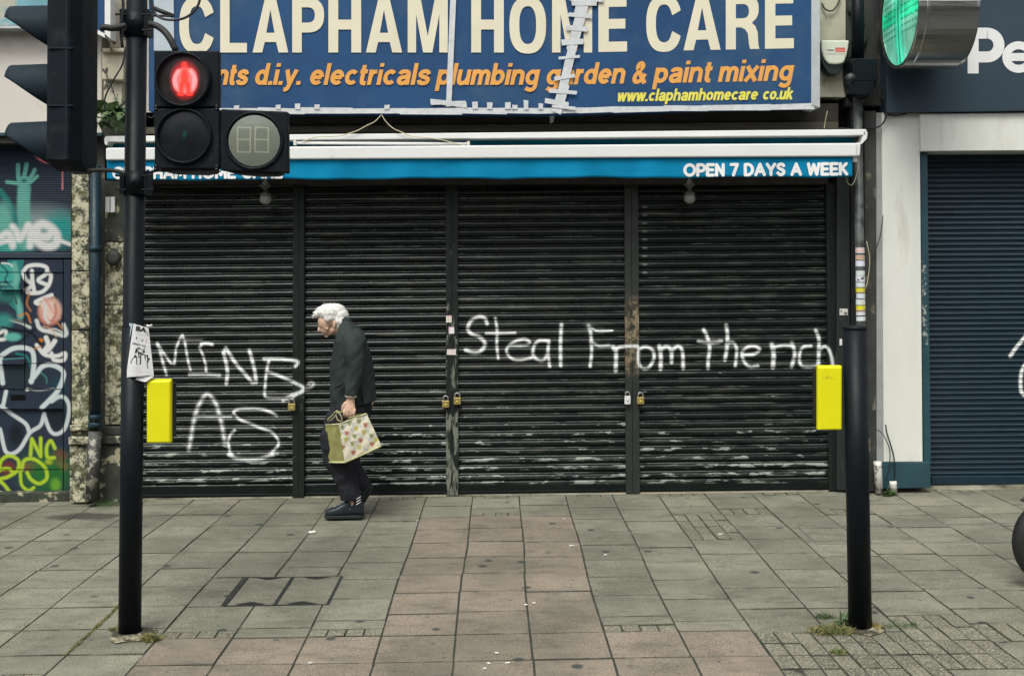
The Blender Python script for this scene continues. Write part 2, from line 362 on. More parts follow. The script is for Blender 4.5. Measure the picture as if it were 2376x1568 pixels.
M['whiteletter'] = mat('white_print', (.78, .77, .76), .6, var=.03)
M['fascia'] = mat('slate_blue_fascia', (.034, .056, .078), .5, var=.12, vscale=1, spec=.25)
M['brass'] = mat('brass', (.48, .36, .13), .4, metal=.6, var=.2, vscale=60, dirt=(.1, .08, .04), dscale=60, dthr=(.6, .7))
M['steel'] = mat('steel', (.42, .42, .4), .35, metal=.7, var=.15, vscale=40)
M['whitelock'] = mat('white_lock', (.7, .68, .68), .4, var=.1, vscale=50)
M['cable'] = mat('black_cable', (.012, .014, .016), .5)
M['wire'] = mat('cream_wire', (.55, .5, .32), .6)
M['alarm'] = mat('cream_alarm_plastic', (.66, .65, .54), .5, var=.04, paint='full')
M['alarmdark'] = mat('dark_alarm_base', (.012, .02, .022), .35)
M['pipe'] = mat('blue_black_pipe', (.010, .028, .040), .45, spec=.3, var=.3, vscale=12, dirt=(.07, .07, .05), dscale=14, dthr=(.62, .7))
M['greypipe'] = mat('grey_black_pipe', (.08, .088, .085), .5, var=.3, vscale=10, dirt=(.02, .022, .02), dscale=8, dthr=(.5, .62))
M['whitepipe'] = mat('worn_white_pipe', (.62, .6, .55), .6, var=.1, dirt=(.06, .06, .05), dscale=14, dthr=(.52, .6))
M['brushed'] = mat('brushed_steel', (.55, .55, .53), .2, metal=.95, var=.15, vscale=5, stretch=(.5, 8, 8), dirt=(.16, .16, .15), dscale=5, dthr=(.56, .78), rvar=.06)
M['greenled'] = mat('green_led_face', (.03, .3, .18), .3, paint='full', emit='paint', coat=.4)
M['redlamp'] = mat('red_signal_lens', (.02, .01, .01), .35, paint='full', emit='paint')
M['lens'] = mat('dark_signal_lens', (.006, .009, .009), .3, spec=.3, paint='full', coat=.05)
M['greylens'] = mat('olive_grey_lens', (.17, .18, .14), .3, paint='full', coat=.5, var=.06)
M['bulb'] = mat('dusty_bulb_glass', (.16, .16, .14), .35)
M['skin'] = mat('skin', (.58, .37, .27), .55, var=.12, vscale=25, objc=True, paint=True)
M['hair'] = mat('white_hair', (.76, .74, .70), .85, var=.08, vscale=40, bump=.002, bscale=60, stretch=(1, 1, 1))
def ex_cloth(k, col): return k['mix'](k['ramp'](k['noise'](260, 2), .4, .62, 0., .5), col, (.042, .052, .048))
M['jacket'] = mat('charcoal_wool', (.023, .033, .033), .85, var=.25, vscale=7, extra=ex_cloth, bump=.0012, bscale=200, spec=.2)
M['trouser'] = mat('black_trouser_cloth', (.008, .009, .014), .85, var=.3, vscale=9, bump=.003, bscale=18)
M['shoe'] = mat('black_shoe_leather', (.014, .022, .028), .42, var=.2, vscale=20)
M['sole'] = mat('black_shoe_sole', (.012, .017, .02), .7)
M['cuff'] = mat('cream_shirt_cotton', (.7, .66, .55), .8)
M['bag'] = mat('olive_jute', (.30, .285, .10), .9, var=.25, vscale=14, bump=.003, bscale=90, dirt=(.14, .15, .03), dscale=5, dthr=(.5, .75))
M['bagfront'] = mat('printed_bag_cotton', (.72, .69, .6), .8, var=.04, paint='full')
M['rope'] = mat('olive_cotton_strap', (.42, .4, .2), .9, var=.2, vscale=30)
M['door'] = mat('painted_door_surface', (.02, .032, .045), .6, spec=.15, paint='full', var=.1)
M['leaf'] = mat('weed_leaf', (.06, .11, .035), .6, var=.4, vscale=25)
M['drygrass'] = mat('dry_grass', (.24, .2, .06), .8, var=.4, vscale=30)
M['litter'] = mat('pale_litter', (.75, .74, .7), .7)
M['moldpink'] = mat('sticker_white', (.7, .66, .66), .6, paint='full')
M['tyre'] = mat('black_tyre', (.012, .012, .013), .6)

# ---------------------------------------------------------------- lettering drawn as strokes
def _el(cx, cy, rx, ry, a0, a1, n=18): return [(cx+rx*math.cos(math.radians(a0+(a1-a0)*i/n)), cy+ry*math.sin(math.radians(a0+(a1-a0)*i/n))) for i in range(n+1)]
_O = _el(.43, .5, .29, .37, 0, 360, 28); cm_ = lambda *p: catmull(p, 5)
LOW = {'o': ([_O], .86), 'a': ([cm_((.15, .7), (.22, .84), (.43, .88), (.64, .82), (.69, .66), (.69, .4), (.70, .0)), cm_((.69, .56), (.45, .52), (.2, .44), (.15, .27), (.28, .12), (.5, .14), (.68, .32))], .84), 'b': ([[(.14, 0), (.14, 1.42)], _O], .86),
 'c': ([_el(.43, .5, .29, .37, 42, 318)], .80), 'd': ([[(.72, 0), (.72, 1.42)], _O], .86), 'e': ([[(.16, .5), (.72, .5)], _el(.43, .5, .29, .37, 0, 318, 24)], .84), 'g': ([_O, cm_((.72, 1.0), (.72, .3), (.71, -.12), (.58, -.3), (.36, -.31), (.14, -.2))], .86),
 'h': ([[(.14, 0), (.14, 1.42)], cm_((.14, .55), (.26, .82), (.48, .88), (.66, .76), (.70, .55), (.70, .3), (.70, 0))], .84), 'n': ([[(.14, 0), (.14, 1)], cm_((.14, .55), (.26, .82), (.48, .88), (.66, .76), (.70, .55), (.70, .3), (.70, 0))], .84),
 'm': ([[(.14, 0), (.14, 1)], cm_((.14, .55), (.24, .82), (.42, .88), (.57, .76), (.60, .55), (.60, .3), (.60, 0)), cm_((.60, .55), (.70, .82), (.88, .88), (1.03, .76), (1.06, .55), (1.06, .3), (1.06, 0))], 1.2), 'i': ([[(.14, 0), (.14, 1)], [(.14, 1.18), (.14, 1.42)]], .28), 'l': ([[(.14, 0), (.14, 1.42)]], .28),
 'p': ([[(.14, -.4), (.14, 1)], _O], .86), 'r': ([[(.14, 0), (.14, 1)], cm_((.14, .5), (.24, .8), (.5, .87))], .52), 's': ([cm_((.68, .68), (.6, .84), (.4, .89), (.2, .8), (.18, .64), (.35, .53), (.56, .46), (.68, .33), (.62, .16), (.41, .11), (.2, .16), (.13, .32))], .80),
 't': ([cm_((.22, 1.3), (.22, .8), (.22, .3), (.3, .12), (.48, .11)), [(.03, .88), (.48, .88)]], .5), 'u': ([cm_((.14, 1), (.14, .6), (.15, .3), (.24, .13), (.42, .12), (.6, .24), (.70, .5)), [(.70, 0), (.70, 1)]], .84), 'x': ([[(.07, 0), (.71, 1)], [(.07, 1), (.71, 0)]], .78),
 'y': ([[(.09, 1), (.40, .1)], cm_((.73, 1), (.56, .5), (.4, .0), (.3, -.26), (.08, -.3))], .8), 'w': ([[(.09, 1), (.3, .0)], [(.3, .0), (.54, 1)], [(.54, 1), (.78, .0)], [(.78, 0), (1.0, 1)]], 1.09), 'k': ([[(.14, 0), (.14, 1.42)], [(.18, .42), (.66, 1)], [(.32, .6), (.72, 0)]], .8), '.': ([[(.14, 0), (.14, .25)]], .28), ' ': ([], .3),
 '&': ([[(1.0, .0), (.32, .86)], cm_((.32, .86), (.24, 1.08), (.32, 1.27), (.48, 1.3), (.62, 1.16), (.54, .94), (.28, .68), (.13, .42), (.2, .17), (.42, .1), (.68, .24), (.9, .62))], 1.04)}
_P = [(.1, 0), (.1, 1)]
CAP = {'C': ([_el(.46, .5, .36, .4, 45, 315, 22)], .84), 'O': ([_el(.48, .5, .38, .4, 0, 360, 28)], .96), 'H': ([[(.1, .1), (.1, .9)], [(.64, .1), (.64, .9)], [(.1, .5), (.64, .5)]], .74), 'A': ([[(.09, .1), (.42, .9)], [(.42, .9), (.75, .1)], [(.2, .35), (.64, .35)]], .84), 'L': ([[(.1, .9), (.1, .1)], [(.1, .1), (.5, .1)]], .58),
 'P': ([[(.1, .1), (.1, .9)], [(.1, .9), (.38, .9)]+_el(.38, .66, .24, .24, 90, -90, 12)+[(.1, .42)]], .70), 'R': ([[(.1, .1), (.1, .9)], [(.1, .9), (.38, .9)]+_el(.38, .67, .22, .23, 90, -90, 12)+[(.1, .44)], [(.38, .44), (.62, .1)]], .72), 'M': ([[(.1, .1), (.14, .9)], [(.14, .9), (.45, .3)], [(.45, .3), (.76, .9)], [(.76, .9), (.8, .1)]], .9),
 'E': ([[(.1, .1), (.1, .9)], [(.1, .9), (.56, .9)], [(.1, .5), (.5, .5)], [(.1, .1), (.56, .1)]], .66), 'N': ([[(.1, .1), (.1, .9)], [(.1, .9), (.62, .1)], [(.62, .1), (.62, .9)]], .72), 'D': ([[(.1, .1), (.1, .9)], [(.1, .9), (.3, .9)]+_el(.3, .5, .36, .4, 90, -90, 14)+[(.1, .1)]], .78), 'Y': ([[(.09, .9), (.38, .45)], [(.67, .9), (.38, .45)], [(.38, .45), (.38, .1)]], .76),
 'S': ([cm_((.56, .78), (.46, .88), (.32, .9), (.16, .83), (.13, .68), (.25, .56), (.44, .47), (.56, .36), (.55, .2), (.42, .1), (.26, .1), (.11, .22))], .68), 'W': ([[(.09, .9), (.27, .1)], [(.27, .1), (.5, .85)], [(.5, .85), (.73, .1)], [(.73, .1), (.91, .9)]], 1.0), 'K': ([[(.1, .1), (.1, .9)], [(.14, .45), (.56, .9)], [(.24, .55), (.6, .1)]], .68), '7': ([[(.08, .9), (.56, .9)], [(.56, .9), (.26, .1)]], .64), ' ': ([], .34)}
def stroke_text(body, u0, u1, base, unit, Y, m, parent, w=.27, shear=0., dv=0., rnd=False, table=None, gap=.07, name='lettering', yfun=None, vsq=1.0):
    table = table or LOW; adv = 0; strokes = []
    for ch in body:
        st_, wd = table[ch]
        for q in st_: strokes.append([(x+adv, y) for x, y in q])
        adv += wd+gap
    adv -= gap; sx = (u1-u0)/(adv+shear*.7); mb = MB(); z = 0
    # horizontal scale differs from the vertical one: widen strokes in their own space
    for q in strokes:
        z += .00012; pts = [np.array(p) for p in q]; closed = np.linalg.norm(pts[0]-pts[-1]) < 1e-6; L, Rr = [], []
        for i, p in enumerate(pts):
            a = pts[i-1] if i > 0 else (pts[-2] if closed else p); b = pts[i+1] if i < len(pts)-1 else (pts[1] if closed else p)
            d = b-a; d = d*np.array([sx, unit]); d /= max(np.linalg.norm(d), 1e-9); nn = np.array([-d[1], d[0]])*w*unit/2
            L.append(p*np.array([sx, unit])+nn); Rr.append(p*np.array([sx, unit])-nn)
        polys = [[L[i], L[i+1], Rr[i+1], Rr[i]] for i in range(len(pts)-1)]
        if rnd:
            for e in ((pts[0], pts[-1]) if not closed else ()):
                c = e*np.array([sx, unit]); polys.append([c+w*unit/2*np.array([math.cos(t), math.sin(t)]) for t in [2*math.pi*k/14 for k in range(14)]])
        for k, pl in enumerate(polys):
            vs = []
            zz = z + (.00006 if k == len(polys)-1 else 0) + (.00003 if k == len(polys)-2 else 0)
            for x, y in pl:
                u = u0+x+y*shear; v = base-y+dv*(u-u0)/(u1-u0); vs.append(P(u, v, Y-zz+(yfun(u, v) if yfun else 0)))
            mb.add(vs, [tuple(range(len(vs)))])
    return obj(name, mb, m, parent)
# ================================================================ ground, pavement
def sheared(x0, x1, y0, y1, dz, name, m):
    mb = MB(); mb.add([(x0, y0, gz(x0)+dz), (x1, y0, gz(x1)+dz), (x1, y1, gz(x1)+dz), (x0, y1, gz(x0)+dz)], [(0, 1, 2, 3)])
    return tag(obj(name, mb, m), kind='structure')
sheared(-60, 60, -60, 40, -.16, 'road', M['asphalt'])
pav = MB()
def gbox(mb, x0, x1, y0, y1, z0, z1):
    a = [(x0, y0, gz(x0)+z0), (x1, y0, gz(x1)+z0), (x1, y0, gz(x1)+z1), (x0, y0, gz(x0)+z1)]
    b = [(x0, y1, gz(x0)+z0), (x1, y1, gz(x1)+z0), (x1, y1, gz(x1)+z1), (x0, y1, gz(x0)+z1)]
    mb.hexa(a, b)
gbox(pav, -30, 30, 4.15, 11, -.155, -.014)
pavement = tag(obj('pavement', pav, M['mortar']), kind='structure')
kb = MB()
for i in range(-32, 32): gbox(kb, i*.9+.004, i*.9+.896, 4.0, 4.147, -.155, .003)
tag(obj('kerb', kb, M['kerb'], bevel=.01), kind='structure')
PW = 0.392; GAP = .0105; GAPX = .0072
def shf(x, y):       # the rows of slabs wander a little sideways
    return .022*mnoise.noise(Vector((x*.15+3, y*.65, 1.7)))
def und(x, y):       # and the surface heaves gently
    if 9.335-y < .2 or y < 5.0: return -.002
    return -.002 + .006*mnoise.noise(Vector((x*.6, y*.9, 4.2)))
jd = MB(); nxj, nyj = 120, 62
jv = [(-6+12*i/nxj, 4.16+5.24*j/nyj) for j in range(nyj+1) for i in range(nxj+1)]
jd.add([(x, y, gz(x)+und(x, y)-.0042) for x, y in jv], [(j*(nxj+1)+i, j*(nxj+1)+i+1, (j+1)*(nxj+1)+i+1, (j+1)*(nxj+1)+i) for j in range(nyj) for i in range(nxj)], True)
obj('joint_filling', jd, M['mortar'], pavement)
def slab_mesh(w, l, name, m, c=.0028, sett=False, g=GAP):
    z = .0; mb = MB()
    g = .0058 if sett else g; x0, x1, y0, y1 = (GAPX if w > .3 else g)/2, w-(GAPX if w > .3 else g)/2, g/2, l-g/2
    r = [[(x0, y0, -.03), (x1, y0, -.03), (x1, y1, -.03), (x0, y1, -.03)], [(x0, y0, z-c), (x1, y0, z-c), (x1, y1, z-c), (x0, y1, z-c)],
         [(x0+c, y0+c, z), (x1-c, y0+c, z), (x1-c, y1-c, z), (x0+c, y1-c, z)]]
    mb.loft(r, caps=False, smooth=False); mb.add(r[2], [(0, 1, 2, 3)])
    me = mb.mesh(name); me.materials.append(m); me.materials.append(M['slabedge'])
    me.polygons.foreach_set('material_index', [1]*8+[0]); return me
_slabs = {}
def place_slab(x, y, w, l, red=False, sett=False, lift=0.0, jz=.0016):
    key = (round(w, 3), round(l, 3), red, sett, random.choice((.006, .0085, .0105, .013)))
    nm = 'block_paver' if sett else 'paving_slab'
    if key not in _slabs: _slabs[key] = slab_mesh(w, l, nm, M['sett'] if sett else M['slabred'] if red else M['slab'], sett=sett, g=key[4])
    o = bpy.data.objects.new(nm, _slabs[key]); COL.objects.link(o); o.parent = pavement
    cx, cy = x+w/2, y+l/2; e = .05
    sh = shf(cx, cy); dsh = (shf(cx, cy+e)-shf(cx, cy-e))/(2*e); dhy = (und(cx, cy+e)-und(cx, cy-e))/(2*e); dhx = (und(cx+e, cy)-und(cx-e, cy))/(2*e)
    o.location = (x+sh+dsh*l/2, y, gz(x) + und(cx, cy) - dhy*l/2 - dhx*w/2 + random.uniform(-jz, jz) + lift)
    o.rotation_euler = (dhy + random.uniform(-.0035, .0035), -math.atan(S) - dhx + random.uniform(-.003, .003), -dsh)
    return o
def setts(x0, x1, y0, y1, bl=.196, bw=.098):
    nx = max(1, round((x1-x0)/bw)); ny = max(1, round((y1-y0)/bl)); w = (x1-x0)/nx; l = (y1-y0)/ny
    for i in range(nx):
        for j in range(ny): place_slab(x0+i*w, y0+j*l, w, l, sett=True, jz=.004)
YW, YB, YN = 9.335, 5.84, 4.16
far = MB()
COVX0, COVX1, COVY0, COVY1 = G(521, 1405).x, G(793, 1337).x, G(600, 1404).y, G(650, 1338).y
for k in range(-11, 13):
    x0 = -.617 + PW*k; x1 = x0 + PW; odd = k % 2
    redcol = k in (0, 1, 2); inT = -3 <= k <= 4
    y = YW
    if k in (3, 4, 5, 6, 7, 9, 10, 11, 1, -2) and odd or k in (-1,): setts(x0, x1, y-.1, y, bl=.1); y -= .1
    elif not redcol: 
        place_slab(x0, y-.19, PW, .19); y -= .19
    brk = [5.84 if inT else None]
    regs = []
    if k == 5: regs = [('sett', 8.56, 7.77)]
    if k == 6: regs = [('sett', 8.75, 8.55)]
    if k == 8: regs = [('sett', 8.7, 8.5)]
    if k == -5: regs = [('sett', 5.35, 5.1)]
    if k in (-3, -1, 3): regs.append(('sett', 5.95, 5.84))
    if k in (5, 6): regs.append(('sett', 5.8, 5.1))
    if k == 7: regs.append(('sett', 6.05, 5.25))
    if k == 8: regs.append(('sett', 5.9, 5.62))
    if redcol: regs = [('grey', 9.335, 8.58)] if k != 1 else [('grey', 9.235, 8.68), ('sett', 8.68, 8.58)]
    stops = sorted([r[1] for r in regs] + ([YB] if inT else []), reverse=True)
    cov = (COVY1, COVY0) if (x1 > COVX0+.05 and x0 < COVX1-.05) else None
    while y > YN + .02:
        reg = next((r for r in regs if abs(r[1]-y) < .004), None)
        if reg and reg[0] == 'sett':
            setts(x0, x1, reg[2], y, bl=.1 if y-reg[2] < .15 else .196); y = reg[2]; continue
        nxt = max([s for s in stops if s < y-.004] + [YN])
        l = min(PW, y - nxt)
        if y - nxt - l < .07: l = y - nxt
        if l > PW*1.3: l = l/2
        red = (inT and y < YB+.02) or (redcol and y < 8.585)
        if cov and y > cov[1]-.01 and y-l < cov[0]:          # slabs meeting the inspection cover stop at its frame
            if y > cov[0]+.07: l = y - cov[0]; place_slab(x0, y-l, PW, l, red); y -= l; continue
            if y > cov[1]+.01:
                l = y - cov[1]
                if x0 < COVX0-.03: place_slab(x0, y-l*.5, COVX0-x0-.012, l*.5); place_slab(x0, y-l, COVX0-x0-.012, l*.5)
                if x1 > COVX1+.03: place_slab(COVX1+.012, y-l*.45, x1-COVX1-.012, l*.45); place_slab(COVX1+.012, y-l, x1-COVX1-.012, l*.55)
                y -= l; continue
        if y < 4.95:
            place = far; gbox(far, x0+.003, x1-.003, y-l+.003, y-.003, -.03, -.001)
        else: place_slab(x0, y-l, PW, l, red)
        y -= l
f_ = obj('paving_slab', far, M['slab'], pavement); f_['kind'] = 'stuff'
# concrete fillet along the foot of the shopfronts
fl = MB(); n = 90
ring = []
for i in range(n+1):
    x = -4.9 + 10*i/n; w = .03*mnoise.noise(Vector((x*2.1, 0, 3))); 
    ring.append([(x, YW+.01+w*.5, gz(x)-.02), (x, YW+.02+w*.5, gz(x)+.004), (x, 9.42, gz(x)+.016), (x, 9.46, gz(x)+.016), (x, 9.46, gz(x)-.02)])
fl.loft(ring); tag(obj('concrete_threshold', fl, mat('dirty_concrete', (.24, .22, .16), .9, var=.3, vscale=5, dirt=(.06, .055, .035), dscale=4, dthr=(.48, .66), bump=.003, bscale=40), pavement), None)
# inspection cover with two slab-filled lids
cv = thing('inspection_cover', 'twin recessed inspection cover filled with grey paving, dark steel frame', 'manhole cover', (COVX0, COVY0, gz(COVX0)))
fr = MB(); t = .009
xm = (COVX0+COVX1)/2 - .01
for a, b in ((COVX0-t, COVX0+t), (xm-t, xm+t), (COVX1-t, COVX1+t)): gbox(fr, a, b, COVY0+.001, COVY1-.001, -.03, .002)
gbox(fr, COVX0+t, COVX1-t, COVY0, COVY0+.008, -.03, .001); gbox(fr, COVX0+t, COVX1-t, COVY1-.008, COVY1, -.03, .001)
obj('cover_frame', fr, mat('dark_steel_frame', (.025, .03, .03), .5, var=.4, vscale=20), cv)
for a, b in ((COVX0+t+.003, xm-t-.003), (xm+t+.003, COVX1-t-.003)):
    lid = MB(); gbox(lid, a, b, COVY0+.012, COVY1-.012, -.03, 0.0)
    lo = obj('cover_lid', lid, M['slab'], cv)
    k = MB(); c = (a+b)/2
    for yy, sg in ((COVY0+.012, 1), (COVY1-.012, -1)):
        k.add([(c-.09, yy, gz(c)+.003), (c+.09, yy, gz(c)+.003), (c+.012, yy+sg*.05, gz(c)+.003), (c-.012, yy+sg*.05, gz(c)+.003)], [(0, 1, 2, 3)])
    obj('lifting_recess', k, M['rubber'], lo)
# long access cover on the right with thin metal edges
ac = thing('access_cover', 'long paved access cover with thin pale metal edging, right of the right pole', 'manhole cover', G(1916, 1261))
p0, p1 = G(1847, 1221), G(1916, 1262); q0, q1 = G(2376, 1212), G(2376, 1253)
e = MB()
for a, b in (((p0.x, p0.y), (q0.x+.6, p0.y)), ((p0.x+.02, p1.y), (q1.x+.6, p1.y))):
    gbox(e, a[0], b[0], a[1]-.005, a[1]+.005, -.02, .0045)
gbox(e, p0.x, p0.x+.01, p1.y+.005, p0.y-.005, -.02, .0045)
obj('metal_edge', e, M['steel'], ac)
ot = MB(); random.seed(3)
for i in range(-5, 6):
    x0_ = i*6.2; hh = random.uniform(8.0, 9.4); gbox(ot, x0_, x0_+6.15, -20, -12.6, -.16, hh)
    for fl_i in range(3):
        for wn in range(2): gbox(ot, x0_+1+wn*2.6, x0_+2.4+wn*2.6, -12.6, -12.5, 1.0+fl_i*2.7, 2.7+fl_i*2.7)
tag(obj('opposite_terrace', ot, mat('dark_terrace_brick', (.09, .075, .06), .85, var=.25, vscale=2)), kind='structure')
# ================================================================ roller shutters
PITCH = .0717
PROF = [(0, .014), (.035, -.002), (.075, -.0055), (.14, -.0065), (.19, -.003), (.215, .006), (.26, -.004), (.36, -.0095), (.5, -.0125), (.66, -.0125), (.8, -.0095), (.92, -.003), (1.0, .012)]
def fx(X, Y): return [X*.2959 + 290, Y*.2959 + 696]
def st(X, Y): return [986 + X*.3333, 667 + Y*.3333]
def s2(X, Y): return [1450 + X*.3333, 667 + Y*.3333]
WH = (.78, .80, .78)
def SP(f, w, *pts, soft=4.5, curve=True): return ('s', [f(*p) for p in pts], w, WH, soft, curve)
GRAF = [
 SP(fx, 7, (253, 340), (275, 400), (300, 500), (325, 585), curve=False), SP(fx, 6, (258, 350), (320, 440), (360, 495), (388, 500), (400, 380), (430, 300), (450, 275), (470, 330), (485, 430), (500, 500), (512, 545), curve=False),
 SP(fx, 4, (440, 312), (520, 314), (605, 312), soft=3), SP(fx, 8, (600, 342), (640, 338), (683, 348), soft=4), SP(fx, 6, (600, 350), (585, 375), (610, 430), (632, 500), (636, 565), curve=False), SP(fx, 8, (505, 582), (620, 580), (742, 589)),
 SP(fx, 9, (795, 655), (805, 580), (795, 500), (772, 410), (792, 378), (830, 440), (880, 510), (940, 580), (1000, 648), (1030, 645), (1018, 560), (1000, 480), (975, 395), curve=False),
 SP(fx, 8, (1090, 460), (1230, 462), (1345, 478), (1352, 500), (1335, 520)), SP(fx, 7, (1128, 475), (1110, 560), (1100, 660), (1095, 740), (1115, 766), (1200, 770), (1290, 768), (1350, 735), (1400, 705)),
 SP(fx, 8, (1120, 565), (1200, 590), (1310, 640), (1402, 685), (1395, 715), (1310, 745), (1240, 785)), SP(fx, 5, (1400, 700), (1450, 688), (1480, 655), (1455, 642), (1440, 655), soft=8),
 SP(fx, 9, (500, 1175), (520, 1060), (545, 920), (585, 810), (640, 738), (685, 770), (720, 830), (745, 920), (765, 1010), (782, 1115), soft=9), SP(fx, 6, (545, 912), (700, 912), (835, 912), soft=3),
 SP(fx, 7, (1190, 908), (1130, 872), (1040, 850), (900, 852), (852, 882), (900, 935), (960, 960), (1070, 1005), (1150, 1035), (1198, 1090), (1200, 1140), (1150, 1195)), SP(fx, 7, (860, 1020), (822, 1060), (808, 1110), (822, 1190), (840, 1215), curve=False), SP(fx, 9, (815, 1212), (880, 1242), (1040, 1245), (1160, 1212)),
 # second message
 SP(st, 9, (432, 250), (415, 212), (370, 205), (322, 232), (298, 282), (320, 320), (380, 345), (418, 388), (400, 430), (350, 455), (283, 435)),
 SP(st, 7, (490, 215), (502, 300), (500, 400), (510, 492)), SP(st, 6, (425, 318), (520, 318), (628, 315), soft=3),
 SP(st, 7, (592, 405), (700, 402), (730, 380), (690, 360), (620, 378), (568, 430), (590, 482), (650, 507), (742, 488)),
 SP(st, 8, (862, 370), (790, 372), (755, 420), (758, 480), (812, 510), (850, 470), (862, 380), (856, 450), (868, 548)),
 SP(st, 9, (950, 258), (943, 400), (945, 542)), SP(st, 8, (1140, 265), (1155, 330), (1160, 450), (1150, 548)), SP(st, 5, (1145, 272), (1200, 302), (1305, 300), soft=3), SP(st, 7, (1158, 380), (1210, 405), (1282, 402)),
 SP(st, 10, (1310, 412), (1330, 450), (1327, 578)), SP(st, 8, (1320, 428), (1370, 410), (1480, 408)),
 SP(s2, 8, (95, 425), (150, 412), (195, 440), (200, 500), (160, 560), (110, 555), (92, 490), (100, 420)),
 SP(s2, 10, (240, 408), (250, 480), (248, 568)), SP(s2, 9, (250, 430), (290, 410), (322, 440), (324, 520)), SP(s2, 9, (322, 440), (370, 408), (400, 445), (405, 562)),
 SP(s2, 9, (548, 294), (572, 340), (590, 420), (580, 500), (578, 562)), SP(s2, 8, (512, 376), (600, 386), (672, 374)),
 SP(s2, 9, (705, 262), (714, 340), (710, 420), (695, 505)), SP(s2, 8, (710, 392), (752, 384), (778, 430), (768, 545)),
 SP(s2, 8, (820, 468), (900, 462), (938, 430), (900, 408), (850, 415), (815, 455), (830, 515), (870, 552), (925, 545)),
 SP(s2, 11, (1022, 395), (1035, 460), (1030, 555)), SP(s2, 7, (1035, 415), (1100, 402), (1165, 404)), SP(s2, 9, (1162, 385), (1182, 460), (1160, 552)),
 SP(s2, 8, (1295, 405), (1240, 415), (1215, 470), (1225, 540), (1280, 552), (1340, 545)), SP(s2, 9, (1328, 298), (1350, 360), (1348, 480), (1345, 550)), SP(s2, 8, (1350, 440), (1385, 412), (1415, 425), (1438, 480), (1448, 545)),
]
# ghost rectangles of older paint-outs on the third shutter
GH = (.035, .042, .036)
GRAF = [('p', [(1140, 560), (1445, 560), (1445, 602), (1140, 602)], 0, GH, .35), ('p', [(1240, 640), (1320, 640), (1320, 745), (1240, 745)], 0, GH, .4), ('p', [(1352, 600), (1400, 600), (1400, 780), (1352, 780)], 0, GH, .35),
        ('p', [(1650, 470), (1672, 470), (1672, 800), (1650, 800)], 0, GH, .4)] + GRAF
HALO = [('s', L[1], L[2]+9, L[3], 16, L[5], .13) for L in GRAF if L[0] == 's']
GRAF = GRAF[:4] + HALO + GRAF[4:]
for i, vy in enumerate(range(480, 640, 19)): GRAF.append(('s', [(1580-88, vy), (1580-80, vy)], 4, (.3, .34, .3), 3, False))
GX0, GX1, GY0, GY1 = 300, 1925, 720, 1075
def slat_mesh(L, dense, loc, name='slat', pitch=PITCH, prof=PROF, m=None, dx=.0042):
    nx = max(1, int(L/dx)) if dense else 1
    xs = np.linspace(0, L, nx+1); vs = [(x, y, -t*pitch) for t, y in prof for x in xs]; n = nx+1
    fs = [(j*n+i, (j+1)*n+i, (j+1)*n+i+1, j*n+i+1) for j in range(len(prof)-1) for i in range(nx)]
    me = bpy.data.meshes.new(name); me.from_pydata(vs, [], fs); me.update(); me.polygons.foreach_set('use_smooth', [True]*len(fs)); me.materials.append(m or M['shutter'])
    if not dense: no_paint(me)
    if dense:
        w = np.array(vs); w = np.stack([w[:, 0]+loc[0], w[:, 1]+loc[1], w[:, 2]+loc[2]+w[:, 0]*S], 1)
        rgb, a = composite(proj(w), GRAF); 
        if a.max() < .02: bpy.data.meshes.remove(me); return None
        set_paint(me, rgb, a)
    return me
def roller_shutter(label, u0, u1, vtop, vbase, seed):
    random.seed(seed)
    a, b = P(u0, vbase, D), P(u1, vbase, D); x0, x1 = a.x, b.x; L = x1-x0; zb = gz(x0)+.012+.0
    root = thing('roller_shutter', label, 'roller shutter', (x0, D, zb), 'black roller shutters across the closed shop')
    br = MB(); hb = .098                                   # bottom rail
    prof = [(0, hb), (-.012, hb), (-.016, hb-.008), (-.016, .02), (-.028, .016), (-.028, .006), (0, .004)]
    br.loft([[(x, D+y, zb+z+(x-x0)*S) for y, z in prof] for x in (x0+.004, x1-.004)], closed=True, smooth=False)
    obj('bottom_rail', br, M['shutter'], root)
    shared = slat_mesh(L, False, None); n = int((P(u0, vtop, D).z - zb - hb)/PITCH) + 3
    for i in range(n):
        loc = (x0, D + random.uniform(-.0012, .0012), zb + hb + (i+1)*PITCH)
        me = None
        v = proj([(x0, D, loc[2])])[0][1]
        if GY0-25 < v < GY1+25 or (v > 460 and u0 > 1000): me = slat_mesh(L, True, loc)
        o = bpy.data.objects.new('slat', me or shared); link(o, root)
        o.matrix_parent_inverse = Matrix.Translation(-root.location); o.location = loc
        o.rotation_euler = (random.gauss(0, .03), -math.atan(S) + random.gauss(0, .0006), 0)
    return root
roller_shutter('black roller shutter sprayed with MINE AS, farthest left of the four', 292, 680, 425, 1156, 1)
roller_shutter('black roller shutter directly behind the walking old person', 705, 1036, 425, 1152, 2)
roller_shutter('black roller shutter sprayed with Steal F in white', 1062, 1452, 425, 1145, 3)
roller_shutter('black roller shutter sprayed with the end of the word From and the rich', 1482, 1922, 425, 1137, 4)
